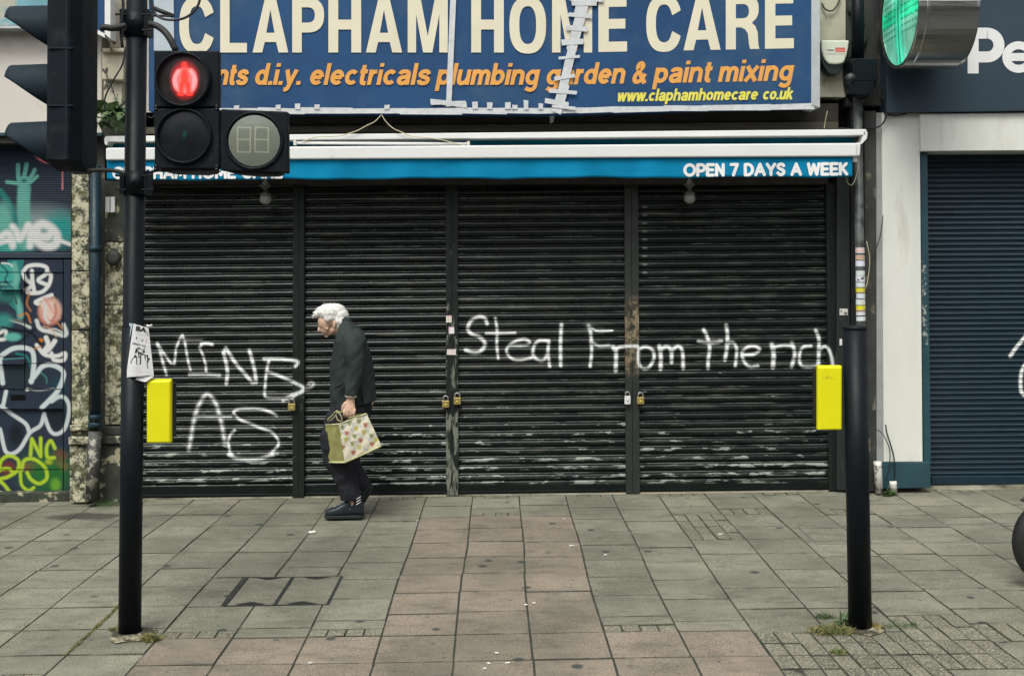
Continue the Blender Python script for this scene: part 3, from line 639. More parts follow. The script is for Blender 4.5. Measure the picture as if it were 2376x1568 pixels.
# posts between the shutters, each a pair of back-to-back channels
def shutter_post(u0, u1, label, m, v0=426, hook=None):
    a, b = P(u0, 900, D-.04), P(u1, 900, D-.04)
    w = b.x-a.x; z0 = gz(a.x)+.004; z1 = P(u0, v0, D-.04).z
    root = thing('shutter_post', label, 'metal post', (a.x, D-.02, z0), 'upright guide posts between the roller shutters')
    nz = 300; nxs = 10
    for s0, s1 in ((0, .485), (.515, 1)):
        xa, xb = a.x+w*s0, a.x+w*s1
        vs = []; prof = [(xa, .05), (xa, 0)] + [(xa+(xb-xa)*i/5, 0) for i in range(1, 6)] + [(xb, .05)]
        for j in range(nz+1):
            z = z0+(z1-z0)*j/nz
            for x, y in prof: vs.append((x, D-.045+y, z))
        n = len(prof); fs = [(j*n+i, j*n+i+1, (j+1)*n+i+1, (j+1)*n+i) for j in range(nz) for i in range(n-1)]
        me = bpy.data.meshes.new('guide_channel'); me.from_pydata(vs, [], fs); me.update()
        rgb, al = composite(proj(vs), GRAF); set_paint(me, rgb, al)
        obj('guide_channel', me, m, root)
    return root
shutter_post(679, 706, 'black guide post with scuffed grey patches, just left of the old person', M['post_dark'])
shutter_post(1035, 1063, 'black guide post carrying three small stickers, its lower half worn grey', M['post'])
shutter_post(1451, 1483, 'black guide post with rusty yellowed middle crossed by a dash of white paint', M['rust_post'])
shutter_post(1921, 1941, 'narrow guide post at the right end of the shutters', M['post_dark'], v0=424)
# ================================================================ padlocks
def padlock(u, v, m, label, wpx=17, hpx=16):
    Yp = D-.075; c = P(u, v, Yp); s = 1/271.0; w, h = wpx*s*.97, hpx*s
    root = thing('padlock', label, 'padlock', (c.x, c.y, c.z), 'padlocks on the shutters')
    b = MB(); b.box(c.x-w/2, c.x+w/2, c.y-.012, c.y+.012, c.z-h/2, c.z+h/2); obj('lock_body', b, m, root, bevel=.004)
    sh = MB(); r = w*.34; pts = [(c.x-r, c.y, c.z+h/2-.004), (c.x-r, c.y, c.z+h/2+.016)] + [(c.x-r*math.cos(t), c.y, c.z+h/2+.018+r*math.sin(t)) for t in [math.pi*i/8 for i in range(1, 8)]] + [(c.x+r, c.y, c.z+h/2+.016), (c.x+r, c.y, c.z+h/2-.004)]
    sh.tube(pts, .0052, 8); obj('shackle', sh, M['steel'], root)
    k = MB(); k.tube([(c.x, c.y-.0125, c.z-.004), (c.x, c.y-.014, c.z-.004)], .008, 12); obj('label_disc', k, M['yel2'] if m is M['brass'] else M['steel'], root)
    ear = MB(); ear.box(c.x-w*.5, c.x+w*.5, c.y+.014, c.y+.05, c.z+h/2+.012, c.z+h/2+.03); obj('hasp', ear, M['post'], root, bevel=.002)
padlock(677, 944, M['brass'], 'brass padlock beside the first post, under the tail of the E')
padlock(1034, 937, M['brass'], 'brass padlock left of the stickered post')
padlock(1061, 930, M['brass'], 'brass padlock right of the stickered post')
padlock(1456, 928, M['whitelock'], 'white padlock, the only pale one, left of the rusty post', 14, 19)
padlock(1486, 929, M['brass'], 'brass padlock right of the rusty post')
# ================================================================ middle shop shell
shop = thing('shop_building', 'closed shop with dark fascia and weathered stone piers around four shutters', 'building', (P(1130, 1150, D).x, 9.6, 0))
obj('back_wall', rects((165, -140, 2040, 1150, 9.52, 9.8)), M['darkwall'], shop)
obj('upper_wall', rects((236, -480, 2036, -60, 9.25, 9.52)), M['render'], shop)
f = MB(); f.qp([(285, 262), (1945, 240), (1945, 292), (285, 306)], 9.3, 9.51); obj('fascia_board', f, M['darkwall'], shop)
f = MB(); f.qp([(285, 296), (1945, 283), (1945, 299), (285, 311)], 9.27, 9.298)
obj('fascia_moulding', f, mat('brown_moulding', (.07, .06, .04), .6, var=.4, vscale=5, stretch=(.3, 1, 4)), shop)
sf = MB(); sf.rect(292, 424, 1922, 470, 9.40, 9.50); 
obj('shutter_box', rects((292, 330, 1922, 428, 9.30, 9.375)), M['darkwall'], shop, bevel=.01)
def stone_block(mb, u0, v0, u1, v1, Yf): mb.rect(u0, v0, u1, v1, Yf, 9.53)
# left pier: stone courses
pier = [(166, 392, 206, 628, 9.2), (166, 630, 207, 765, 9.2), (166, 767, 206, 984, 9.2)]
pl = obj('pier', rects((207, 300, 243, 1158, 9.36, 9.52)), M['grime'], shop)
for q in pier:
    m_ = MB(); stone_block(m_, *q); obj('stone_block', m_, M['peel'], pl, bevel=.006)
for q in ((243, 420, 291, 560, 9.28), (243, 562, 291, 706, 9.28), (243, 708, 291, 985, 9.28)):
    m_ = MB(); stone_block(m_, *q); obj('stone_block', m_, M['moss'] if q[1] < 500 else M['mossmix'] if 'mossmix' in M else M['peel'], pl, bevel=.006)
for q, mm in (((161, 986, 206, 1000, 9.16), 'peel'), ((163, 1001, 206, 1013, 9.19), 'moss'), ((158, 1014, 206, 1032, 9.14), 'peel'), ((161, 1033, 205, 1166, 9.17), 'peel'),
              ((232, 990, 291, 1010, 9.24), 'moss'), ((232, 1012, 291, 1030, 9.2), 'moss'), ((230, 1031, 291, 1166, 9.23), 'moss')):
    m_ = MB(); stone_block(m_, *q); obj('stone_block', m_, M[mm], pl, bevel=.01)
# cream capital above
cp = obj('capital', rects((236, 120, 287, 186, 9.15, 9.5)), M['crum'], shop, bevel=.012)
obj('capital_shaft', rects((240, 187, 283, 250, 9.22, 9.5)), M['crum'], cp, bevel=.006)
obj('capital_cornice', rects((233, 112, 290, 121, 9.1, 9.5)), M['crum'], cp, bevel=.006)
obj('pier_head', rects((238, 251, 292, 330, 9.26, 9.5)), M['moss'], cp)
obj('render_strip', rects((252, -60, 292, 111, 9.24, 9.5)), M['crum'], shop)
obj('boarding', rects((289, -60, 358, 300, 9.3, 9.5)), M['cream'], shop)
# right pier: cream render by the sign, black below
obj('render_panel', rects((1902, -60, 1962, 225, 9.3, 9.5)), M['crum2'] if 'crum2' in M else M['alarmwall'] if 'alarmwall' in M else mat('stained_cream_render', (.5, .47, .36), .85, var=.12, vscale=5, dirt=(.2, .18, .12), dscale=6, dthr=(.55, .72)), shop)
rp = obj('pier', rects((2006, 258, 2033, 1140, 9.24, 9.5)), M['grime'], shop, bevel=.005)
obj('frame_post', rects((1942, 296, 1972, 1137, 9.28, 9.5)), M['darkwood'], rp, bevel=.004)
obj('frame_post', rects((1974, 250, 2005, 1139, 9.33, 9.5)), M['darkwood'], rp, bevel=.004)
obj('pier_head', rects((1964, -60, 2052, 246, 9.3, 9.5)), M['grime'], rp, bevel=.005)
for i in range(5):    # flaking stone lumps on the upper right pier
    c = P(1990+random.uniform(-12, 12), 20+i*38, 9.29); m_ = MB(); m_.ell(c, (.06, .05, .07), 8, 6); obj('render_lump', m_, M['grime'], rp)
# ================================================================ drainpipes
def pipe(name, label, segs, m, group=None):
    c = P(*segs[0][:3]); root = thing(name, label, 'drainpipe', (c.x, c.y, c.z), group)
    return root
dp = pipe('drainpipe', 'blue-black cast iron drainpipe on the peeling left pier', [(222, 1150, 9.15)], None)
p = MB(); a, b = P(221, 385, 9.13), P(222, 968, 9.13); p.tube([(a.x, 9.13, a.z), (b.x, 9.13, b.z)], .043, 20); obj('pipe_length', p, M['pipe'], dp)
p = MB(); a, b = P(220, 1000, 9.13), P(213, 1160, 9.11); p.tube([(a.x, 9.13, a.z), (b.x, 9.11, b.z)], .052, 20); obj('pipe_length', p, mat('rusted_pipe_foot', (.05, .05, .045), .7, var=.4, vscale=14, dirt=(.34, .32, .26), dscale=11, dthr=(.54, .6)), dp)
for v in (967, 985, 577):
    p = MB(); a = P(221, v, 9.13); p.tube([(a.x, 9.13, a.z+.022), (a.x, 9.13, a.z+.018), (a.x, 9.13, a.z-.018), (a.x, 9.13, a.z-.022)], [.048, .056, .056, .048], 20); obj('pipe_collar', p, M['pipe'], dp)
dp2 = pipe('drainpipe', 'grey-black drainpipe plastered with stickers behind the right pole', [(1997, 1140, 9.15)], None)
a, b = P(1990, 226, 9.14), P(2001, 1140, 9.14); p = MB(); p.tube([(a.x, 9.14, a.z), ((a.x+b.x)/2, 9.14, (a.z+b.z)/2), (b.x, 9.14, b.z)], .037, 20); obj('pipe_length', p, M['greypipe'], dp2)
p = MB(); hx = [P(u, 0, 9.1).x for u in (1970, 2026)]; zt, zm, zb = P(1990, 140, 9.1).z, P(1990, 190, 9.1).z, P(1990, 228, 9.1).z
p.loft([[(hx[0]+i, 9.02+j, z), (hx[1]-i, 9.02+j, z), (hx[1]-i, 9.28, z), (hx[0]+i, 9.28, z)] for i, j, z in ((0, 0, zt), (.0, .0, zm), (.02, .02, zb+.05), (.06, .07, zb))], smooth=False)
obj('hopper_head', p, M['cablebox'] if 'cablebox' in M else M['polegloss'], dp2, bevel=.006)
p = MB(); p.rect(1972, 190, 2028, 219, 9.0, 9.02); obj('hopper_band', p, M['polegloss'], dp2, bevel=.004)
p = MB(); a, b = P(1990, -60, 9.14), P(1990, 140, 9.14); p.tube([a, b], .05, 16); obj('pipe_length', p, M['polegloss'], dp2)
# stickers on the pipe, wrapped round its front
def wrap(cx, Y, r, v0, v1, a0, a1, layers, base, name, label, cat, group, m='moldpink', tilt=0, n=14, nv=10, u=None, parent=None):
    vs, uvs = [], []; z0, z1 = P(u, v0, Y).z, P(u, v1, Y).z
    for j in range(nv+1):
        for i in range(n+1):
            s, t = i/n, j/nv; an = a0+(a1-a0)*s
            vs.append((cx+r*math.sin(an), Y-r*math.cos(an), z0+(z1-z0)*t + tilt*(s-.5))); uvs.append((s*100, t*100))
    rgb, al = composite(np.array(uvs, float), layers, base)
    fs = [(j*(n+1)+i, (j+1)*(n+1)+i, (j+1)*(n+1)+i+1, j*(n+1)+i+1) for j in range(nv) for i in range(n)]
    me = bpy.data.meshes.new(name); me.from_pydata(vs, [], fs); me.update(); me.polygons.foreach_set('use_smooth', [True]*len(fs)); set_paint(me, rgb, al)
    o = obj(name, me, M[m], parent)
    if parent is None: tag(o, label, cat, group)
    return o
WHT = (.66, .68, .72); 
stk = [(575, 587, (.7, .62, .6), [('s', [(10, 30), (90, 30)], 14, (.6, .2, .2), 6), ('s', [(10, 65), (90, 65)], 14, (.6, .25, .22), 6)], 'white sticker with red print, topmost on the pipe'),
 (592, 603, (.55, .42, .3), [('b', (50, 50), (28, 30), (.5, .3, .2), .5)], 'orange-brown torn sticker on the pipe under the red-print one'),
 (605, 618, (.66, .66, .78), [], 'plain lilac-white sticker on the pipe, largest of the upper ones'),
 (628, 639, (.6, .66, .64), [], 'plain off-white sticker on the pipe above the black-marked one'),
 (640, 654, WHT, [('b', (60, 40), (14, 30), (.02, .02, .02), .4, .5), ('b', (25, 70), (10, 20), (.02, .02, .02), .4)], 'white sticker with black torn marks on the pipe'),
 (656, 666, (.62, .66, .68), [], 'plain white sticker on the pipe just above the upper yellow one'),
 (668, 679, (.62, .58, .03), [('p', [(0, 85), (100, 70), (100, 100), (0, 100)], 0, (.6, .3, .3))], 'yellow sticker, the upper of two on the pipe'),
 (681, 692, (.6, .65, .68), [], 'plain white sticker on the pipe between the two yellow ones'),
 (694, 707, (.6, .7, .72), [('b', (55, 60), (22, 25), (.62, .56, .3), .5), ('s', [(40, 12), (95, 12)], 14, (.45, .25, .4), 4)], 'white sticker with pale yellow spot above the lowest yellow one'),
 (709, 720, (.68, .62, .02), [('p', [(0, 85), (100, 75), (100, 100), (0, 100)], 0, (.6, .3, .3)), ('b', (60, 30), (14, 10), (.6, .35, .05), .5)], 'yellow sticker, the lower of two on the pipe'),
 (722, 731, WHT, [('s', [(5, 20), (95, 25)], 20, (.55, .3, .4), 6)], 'thin white and pink sticker near the pipe bottom'),
 (734, 744, WHT, [], 'white sticker on the pipe right above the pole cap')]
for v0, v1, c, lay, lb in stk:
    s = (v0-226)/(1140-226); pc = a.lerp(b, 0) if False else Vector((P(1990, 226, 9.14).x*(1-s)+P(2001, 1140, 9.14).x*s, 0, 0))
    wrap(pc.x+.002, 9.14, .0395, v0, v1, -1.35+random.uniform(-.1, .1), 1.3, lay, c, 'sticker', lb, 'sticker', 'stickers wrapped round the drainpipe', u=1995, tilt=random.uniform(-.004, .004))
def flat_sticker(u0, v0, u1, v1, Y, base, layers, label, group='stickers on posts'):
    o = canvas('sticker', [(u0, v0), (u1, v0), (u1, v1), (u0, v1)], 16, 16, Y, layers, base, M['moldpink']); tag(o, label, 'sticker', group); return o
PK = (.6, .25, .4)
flat_sticker(1035, 732, 1048, 748, D-.0475, (.72, .68, .62), [('s', [(1036, 734), (1047, 734)], 2, PK, 1), ('b', (1041, 742), (4, 3), (.6, .55, .3), .6)], 'small white sticker with pink top edge, highest on the second post')
flat_sticker(1041, 758, 1054, 774, D-.0475, (.75, .72, .76), [('s', [(1041, 759), (1054, 759)], 2, PK, 1), ('s', [(1042, 758), (1042, 774)], 1.5, PK, 1)], 'small lilac-edged sticker in the middle of the second post')
flat_sticker(1037, 810, 1058, 823, D-.0475, (.74, .66, .64), [('s', [(1039, 813), (1056, 813)], 1.2, (.5, .2, .25), 1), ('s', [(1039, 818), (1056, 818)], 1, (.55, .3, .3), 1)], 'wide pinkish sticker, lowest on the second post')
flat_sticker(1948, 716, 1967, 731, 9.277, (.62, .6, .54), [('b', (1952, 722), (2, 3), (.1, .1, .1), .5), ('b', (1962, 727), (4, 4), (.08, .08, .08), .6)], 'torn white label on the black frame left of the pipe')
flat_sticker(1948, 786, 1954, 801, 9.277, (.7, .7, .68), [], 'narrow plain white label on the black frame above the yellow box')
jb = thing('junction_box', 'small white junction box on the mossy pier beside the tall pole', 'junction box', P(254, 493, 9.25))
o = obj('box_half', rects((244, 457, 254, 493, 9.25, 9.28)), M['awnwhite'], jb, bevel=.004); obj('box_half', rects((256, 457, 266, 493, 9.25, 9.28)), M['awnwhite'], jb, bevel=.004)
c = P(262, 598, 9.25); m_ = MB(); m_.tube([(c.x, 9.28, c.z), (c.x, 9.24, c.z), (c.x, 9.225, c.z), (c.x, 9.222, c.z)], [.062, .06, .045, .02], 20)
tag(obj('round_fitting', m_, M['grime']), 'round black disc fixed to the mossy pier below the white box', 'wall fitting')
# ================================================================ awning
aw = thing('awning', 'folded shop awning with white metal bars and a blue lettered valance', 'awning', P(1130, 300, 9.3))
def bar(u0, v0a, v0b, u1, v1a, v1b, Yf, Yb, m, name, bev=.006):
    q = MB(); q.qp([(u0, v0a), (u1, v1a), (u1, v1b), (u0, v0b)], Yf, Yb); return obj(name, q, m, aw, bevel=bev, seg=3)
bar(246, 316, 329, 2009, 300, 314, 9.0, 9.24, M['awnwhite'], 'cassette_top')
m_ = MB(); pr = [(2009, 300), (2013, 309), (2011, 322), (2000, 334), (1996, 334), (2003, 314)]
m_.loft([[P(u, v, 9.0) for u, v in pr], [Vector((P(u, v, 9.0).x, 9.24, P(u, v, 9.0).z)) for u, v in pr]], smooth=False); obj('end_cap', m_, M['awnwhite'], aw)
m_ = MB(); pr = [(246, 316), (242, 322), (243, 334), (247, 338), (250, 329)]
m_.loft([[P(u, v, 9.0) for u, v in pr], [Vector((P(u, v, 9.0).x, 9.24, P(u, v, 9.0).z)) for u, v in pr]], smooth=False); obj('end_cap', m_, M['awnwhite'], aw)
bar(252, 328, 348, 1980, 313, 336, 9.14, 9.17, M['awnteal'], 'rolled_fabric', 0)
bar(245, 343, 372, 1989, 332, 363, 8.9, 9.02, M['awnwhite'], 'front_bar', .012)
m_ = MB(); m_.qp([(1983, 332), (1998, 331), (1996, 362), (1983, 363)], 8.92, 9.0); obj('bar_end', m_, M['awnwhite'], aw, bevel=.01)
m_ = MB(); m_.rect(1979, 364, 1989, 376, 8.95, 8.98); obj('bar_bracket', m_, M['awnwhite'], aw, bevel=.003)
# valance: gently rippled cloth with a wavy hem
def vedge(u): 
    t = (u-248)/(1978-248)
    return 418.5-8.0*t + 1.2*math.sin(u/58.) + .8*math.sin(u/23.+1)
nu, nvv = 300, 8; vs = []
for j in range(nvv+1):
    for i in range(nu+1):
        u = 248+(1978-248)*i/nu; t = j/nvv; v0 = 371-(u-248)/1730*9; v = v0+(vedge(u)-v0)*t
        vs.append(P(u, v, 8.93 + t*(.008*math.sin(u/31.)+.006*math.sin(u/13.+2))))
fs = [(j*(nu+1)+i, (j+1)*(nu+1)+i, (j+1)*(nu+1)+i+1, j*(nu+1)+i+1) for j in range(nvv) for i in range(nu)]
m_ = MB(); m_.add(vs, fs, True); val = obj('valance', m_, M['awnblue'], aw); sm = val.modifiers.new('t', 'SOLIDIFY'); sm.thickness = .0015; sm.offset = 1
# text as flat print
def text_pts(body, shear=0.0, offset=0.0, spacing=1.0, res=5):
    cu = bpy.data.curves.new('t', 'FONT'); cu.body = body; cu.shear = shear; cu.offset = offset; cu.space_character = spacing; cu.resolution_u = res; cu.fill_mode = 'BOTH' if hasattr(cu, 'fill_mode') else cu.fill_mode
    o = bpy.data.objects.new('t', cu); COL.objects.link(o); dg = bpy.context.evaluated_depsgraph_get(); dg.update()
    me = bpy.data.meshes.new_from_object(o.evaluated_get(dg)); COL.objects.unlink(o); bpy.data.objects.remove(o); bpy.data.curves.remove(cu)
    v = np.array([p.co[:] for p in me.vertices]); f = [tuple(p.vertices) for p in me.polygons]; bpy.data.meshes.remove(me); return v, f
def text_on(body, u0, u1, vt, vb, Y, m, parent, name='lettering', dv=0.0, shear=0.0, offset=0.02, spacing=1.0, yfun=None, bold=0, box=None, thick=None):
    v, f = text_pts(body, shear, offset, spacing)
    lo, hi = v.min(0), v.max(0)
    if box: lo = np.array([lo[0], box[0], 0]); hi = np.array([hi[0], box[1], 0])
    pts = []
    for p in v:
        s = (p[0]-lo[0])/(hi[0]-lo[0]); t = (p[1]-lo[1])/(hi[1]-lo[1]); u = u0+(u1-u0)*s; vv = vb+(vt-vb)*t+dv*s
        pts.append(P(u, vv, Y + (yfun(u, vv) if yfun else 0)))
    mb = MB(); mb.add(pts, f); return obj(name, mb, m, parent)
def valY(u, v): 
    v0 = 371-(u-248)/1730*9; t = (v-v0)/(vedge(u)-v0); return t*(.008*math.sin(u/31.)+.006*math.sin(u/13.+2)) 
stroke_text('CLAPHAM HOME CARE', 261, 656, 415.5, 28, 8.926, M['whiteletter'], aw, w=.245, dv=-1.5, rnd=True, table=CAP, gap=.05, name='valance_lettering', yfun=valY)
stroke_text('OPEN 7 DAYS A WEEK', 1586, 1967, 410, 30, 8.926, M['whiteletter'], aw, w=.245, dv=-3, rnd=True, table=CAP, gap=.05, name='valance_lettering', yfun=valY)
# loose cords at the awning's right end and a tube lamp lying along it
cable('cord', [(1988, 376, 9.0), (1990, 395, 9.0), (1983, 420, 9.0), (1975, 430, 9.0), (1967, 424, 9.0), (1964, 412, 9.0)], .0028, M['wire'], 'pale cord dangling below the right end of the awning')
tb = thing('tube_lamp', 'unlit white fluorescent tube lying along the awning top', 'lamp', P(886, 333, 8.97))
m_ = MB(); m_.tube([P(688, 332, 8.97), P(1084, 334, 8.97)], .011, 12); obj('glass_tube', m_, M['awnwhite'], tb)
for u, v in ((685, 332), (1087, 334)):
    m_ = MB(); c = P(u, v, 8.97); m_.box(c.x-.012, c.x+.012, 8.95, 8.99, c.z-.02, c.z+.02); obj('tube_end', m_, mat('cream_tube_end', (.62, .6, .5), .5), tb, bevel=.004)
cable('lamp_wire', [(885, 266, 9.0), (870, 282, 9.0), (850, 292, 8.99), (830, 303, 8.98), (812, 309, 8.98), (785, 316, 8.97), (735, 318, 8.96), (700, 329, 8.95)], .004, M['wire'], 'cream wire falling from the sign to the left end of the tube lamp', 'wire')
cable('lamp_wire', [(885, 266, 9.0), (895, 282, 9.0), (912, 298, 8.99), (930, 306, 8.98), (955, 316, 8.98), (1010, 322, 8.96), (1045, 330, 8.95), (1078, 338, 8.94)], .004, M['wire'], 'cream wire falling from the sign to the right end of the tube lamp', 'wire')
# two dusty bulbs under the awning
for u, v, lb in ((616, 428, 'dusty bulb hanging below the awning, left, near the signals'), (1600, 426, 'dusty bulb hanging below the awning under the right lettering')):
    r_ = thing('hanging_bulb', lb, 'light bulb', P(u, v, 9.2), 'bulbs below the awning')
    c = P(u, v, 9.2); z = c.z
    m_ = MB(); m_.tube([(c.x, 9.2, z+.06), (c.x, 9.2, z), (c.x, 9.2, z-.012), (c.x, 9.2, z-.02), (c.x, 9.2, z-.045), (c.x, 9.2, z-.05), (c.x, 9.2, z-.07), (c.x, 9.2, z-.085), (c.x, 9.2, z-.1)], [.004, .03, .055, .04, .014, .014, .022, .052, .04], 14); obj('lamp_holder', m_, M['bulb'], r_)
    m_ = MB(); m_.ell((c.x, 9.2, z-.125), (.05, .05, .045), 14, 10); obj('glass_globe', m_, mat('dusty_globe', (.32, .34, .3), .4) if 'dusty_globe' not in bpy.data.materials else bpy.data.materials['dusty_globe'], r_)
# ================================================================ big sign
YS = 9.0
for o in COL.objects:
    if o.name.startswith('valance_lettering'): o['kind'] = 'stuff'
sg = thing('shop_sign', 'large blue fascia sign with cream capitals, patched with silver tape', 'shop sign', P(1130, 255, YS))
def sbot(u): return 249 + 0*u if u < 1290 else 247-(u-1290)*.0145
m_ = MB(); m_.qp([(345, -70), (1312, -70), (1300, 262), (345, 258)], YS, 9.25); obj('left_panel', m_, M['signblue'], sg)
m_ = MB(); m_.qp([(1313, -70), (1884, -82), (1884, 243), (1301, 262)], YS-.004, 9.25); obj('right_panel', m_, M['signblue'], sg)
m_ = MB(); m_.qp([(1883, -80), (1903, -80), (1903, 250), (1883, 245)], YS-.02, 9.27); obj('edge_strip', m_, M['alu'], sg, bevel=.004)
m_ = MB(); m_.qp([(357, -70), (402, -70), (404, 118), (357, 118)], YS-.008, YS-.001); obj('edge_patch', m_, mat('pale_edge_vinyl', (.45, .5, .54), .5, var=.08), sg)
# letter outlines in a unit box, y up
def arc(cx, cy, rx, ry, a0, a1, n=16): return [(cx+rx*math.cos(math.radians(a0+(a1-a0)*i/n)), cy+ry*math.sin(math.radians(a0+(a1-a0)*i/n))) for i in range(n+1)]
def Cg(w=.29, h=.175, ap=.36):    # superelliptic C
    out = arc(.5, .5, .5, .515, 33, 327, 34); inn = arc(.5, .5, .5-w, .515-h, -33-0, -327, 34)
    def sq(p, cx=.5, cy=.5, e=.84):
        return p
    o = [(1.0, .645)] + [(x, y) for x, y in out[1:-1] if True] + [(1.0, .355), (1-w, .355)] + [(x, y) for x, y in arc(.5, .5, .5-w, .515-h, 327, 33, 34)[1:-1]] + [(1-w, .645)]
    return [o]
def se(cx, cy, rx, ry, a0, a1, n=30, e=.82):
    r = []
    for i in range(n+1):
        t = math.radians(a0+(a1-a0)*i/n); c, s = math.cos(t), math.sin(t)
        r.append((cx+rx*math.copysign(abs(c)**e, c), cy+ry*math.copysign(abs(s)**e, s)))
    return r
def glyph(ch, w=.27, h=.175):
    if ch == 'C': return [se(.5, .5, .5, .52, 22, 338, 40) + [(1-w*.98, .5-.145)] + se(.5, .5, .5-w, .52-h, 330, 30, 40) + [(1-w*.98, .5+.145)]]
    if ch == 'O': return [se(.5, .5, .5, .52, 0, 360, 48)[:-1], se(.5, .5, .5-w, .52-h, 0, 360, 48)[:-1]]
    if ch == 'L': return [[(0, 0), (1, 0), (1, h*1.0), (w*1.3, h*1.0), (w*1.3, 1), (0, 1)]]
    if ch == 'E': return [[(0, 0), (1, 0), (1, .185), (.36, .185), (.36, .42), (.94, .42), (.94, .6), (.36, .6), (.36, .82), (.98, .82), (.98, 1), (0, 1)]]
    if ch == 'H': return [[(0, 0), (.3, 0), (.3, .42), (.7, .42), (.7, 0), (1, 0), (1, 1), (.7, 1), (.7, .6), (.3, .6), (.3, 1), (0, 1)]]
    if ch == 'A': return [[(0, 0), (.27, 0), (.34, .19), (.66, .19), (.73, 0), (1, 0), (.65, 1), (.35, 1)], [(.385, .36), (.5, .78), (.615, .36)]]
    if ch == 'M': return [[(0, 0), (.21, 0), (.21, .7), (.385, 0), (.615, 0), (.79, .7), (.79, 0), (1, 0), (1, 1), (.68, 1), (.5, .3), (.32, 1), (0, 1)]]
    bowl = lambda r0, y0, y1, x0: [(x0, y0)] + se(r0, (y0+y1)/2, 1-r0, (y1-y0)/2, -90, 90, 18) + [(x0, y1)]
    if ch == 'P': return [[(0, 0), (.3, 0), (.3, .365)] + se(.48, .6825, .52, .3175, -90, 90, 18) + [(0, 1)], [(.3, .545)] + se(.48, .685, .23, .14, -90, 90, 12) + [(.3, .825)]]
    if ch == 'R': return [[(0, 0), (.3, 0), (.3, .4), (.45, .4), (.58, .36), (.66, .28), (.69, .1), (.72, 0), (1, 0), (.97, .08), (.95, .3), (.88, .42), (.78, .475)] + se(.55, .735, .43, .265, -55, 90, 14) + [(0, 1)], [(.3, .565)] + se(.5, .695, .19, .13, -90, 90, 12) + [(.3, .825)]]
def fill_mesh(polys):
    cu = bpy.data.curves.new('g', 'CURVE'); cu.dimensions = '2D'; cu.fill_mode = 'BOTH'
    for pl in polys:
        sp = cu.splines.new('POLY'); sp.points.add(len(pl)-1); sp.use_cyclic_u = True
        for q, (x, y) in zip(sp.points, pl): q.co = (x, y, 0, 1)
    o = bpy.data.objects.new('g', cu); COL.objects.link(o); dg = bpy.context.evaluated_depsgraph_get(); dg.update()
    me = bpy.data.meshes.new_from_object(o.evaluated_get(dg)); COL.objects.unlink(o); bpy.data.objects.remove(o); bpy.data.curves.remove(cu)
    v = [p.co[:] for p in me.vertices]; f = [tuple(p.vertices) for p in me.polygons]; bpy.data.meshes.remove(me); return v, f
def base_v(u):       # the left panel hangs level, the right one climbs
    return 122.5 if u < 1335 else 122.5-(u-1335)*.0195
BIG = [('C', 416, 498), ('L', 511, 573), ('A', 586, 669), ('P', 678, 752), ('H', 762, 838), ('A', 849, 933), ('M', 946, 1039), ('H', 1093.5, 1169), ('O', 1182, 1267), ('M', 1281, 1374), ('E', 1388.5, 1455),
       ('C', 1499.5, 1582), ('A', 1586, 1672), ('R', 1684, 1762), ('E', 1775, 1842)]
for ch, u0, u1 in BIG:
    v, f = fill_mesh(glyph(ch)); mb = MB(); um = (u0+u1)/2
    mb.add([P(u0+(u1-u0)*x, base_v(u0+(u1-u0)*x if um > 1335 else 0)-127*y, YS-.0065) for x, y, _ in v], f); obj('letter', mb, M['lettercream'], sg)
sub = [('paints', 430, 576, 147, 198), ('d.i.y.', 589, 701, 147, 210), ('electricals', 716, 1000, 148, 201), ('plumbing', 1011, 1252, 149, 212.5), ('garden', 1265, 1452, 146, 208), ('&', 1466, 1501, 146, 195), ('paint', 1515, 1653, 140, 203), ('mixing', 1665, 1842, 138, 198)]
FB = dict()
def baseline_text(body, u0, u1, asc_v, base, Y, m, parent, dv, shear, offset, spacing=1.0, asc='d'):
    va, _ = text_pts(asc, shear, offset); v, f = text_pts(body, shear, offset, spacing); top = va[:, 1].max(); lo, hi = v[:, 0].min(), v[:, 0].max()
    pts = [P(u0+(u1-u0)*(p[0]-lo)/(hi-lo), base+(asc_v-base)*(p[1]/top)+dv*(p[0]-lo)/(hi-lo), Y) for p in v]
    mb = MB(); mb.add(pts, f); return obj('lettering', mb, m, parent)
for w, u0, u1, _, _ in sub:
    b0 = 197.5 if u0 < 1270 else 197.5-(u0-1300)*.019; dv = 0 if u0 < 1260 else -(u1-u0)*.018
    stroke_text(w, u0, u1, b0, 35.5, YS-.0065, M['orange'], sg, w=.27, shear=.2, dv=dv)
stroke_text('www.claphamhomecare', 1431, 1759, 236, 20, YS-.0065, M['yel2'], sg, w=.27, shear=.2, dv=-4)
stroke_text('co.uk', 1769, 1840, 232, 20, YS-.0065, M['yel2'], sg, w=.27, shear=.2, dv=-1)
bpy.data.objects  # (end of lettering)
tz = [YS-.0085]
def tape(pts, parent=sg):
    tz[0] -= .00045; mb = MB(); n = 1
    if len(pts) == 4: mb.qp(pts, tz[0]-.0003, tz[0])
    o = obj('tape_strip', mb, M['tape'], parent); return o
def strip(u0, v0, u1, v1, w):
    d = math.hypot(u1-u0, v1-v0); nx, ny = -(v1-v0)/d*w/2, (u1-u0)/d*w/2
    j = lambda: random.uniform(-1.2, 1.2)
    tape([(u0-nx+j(), v0-ny+j()), (u1-nx+j(), v1-ny+j()), (u1+nx+j(), v1+ny+j()), (u0+nx+j(), v0+ny+j())])
random.seed(11)
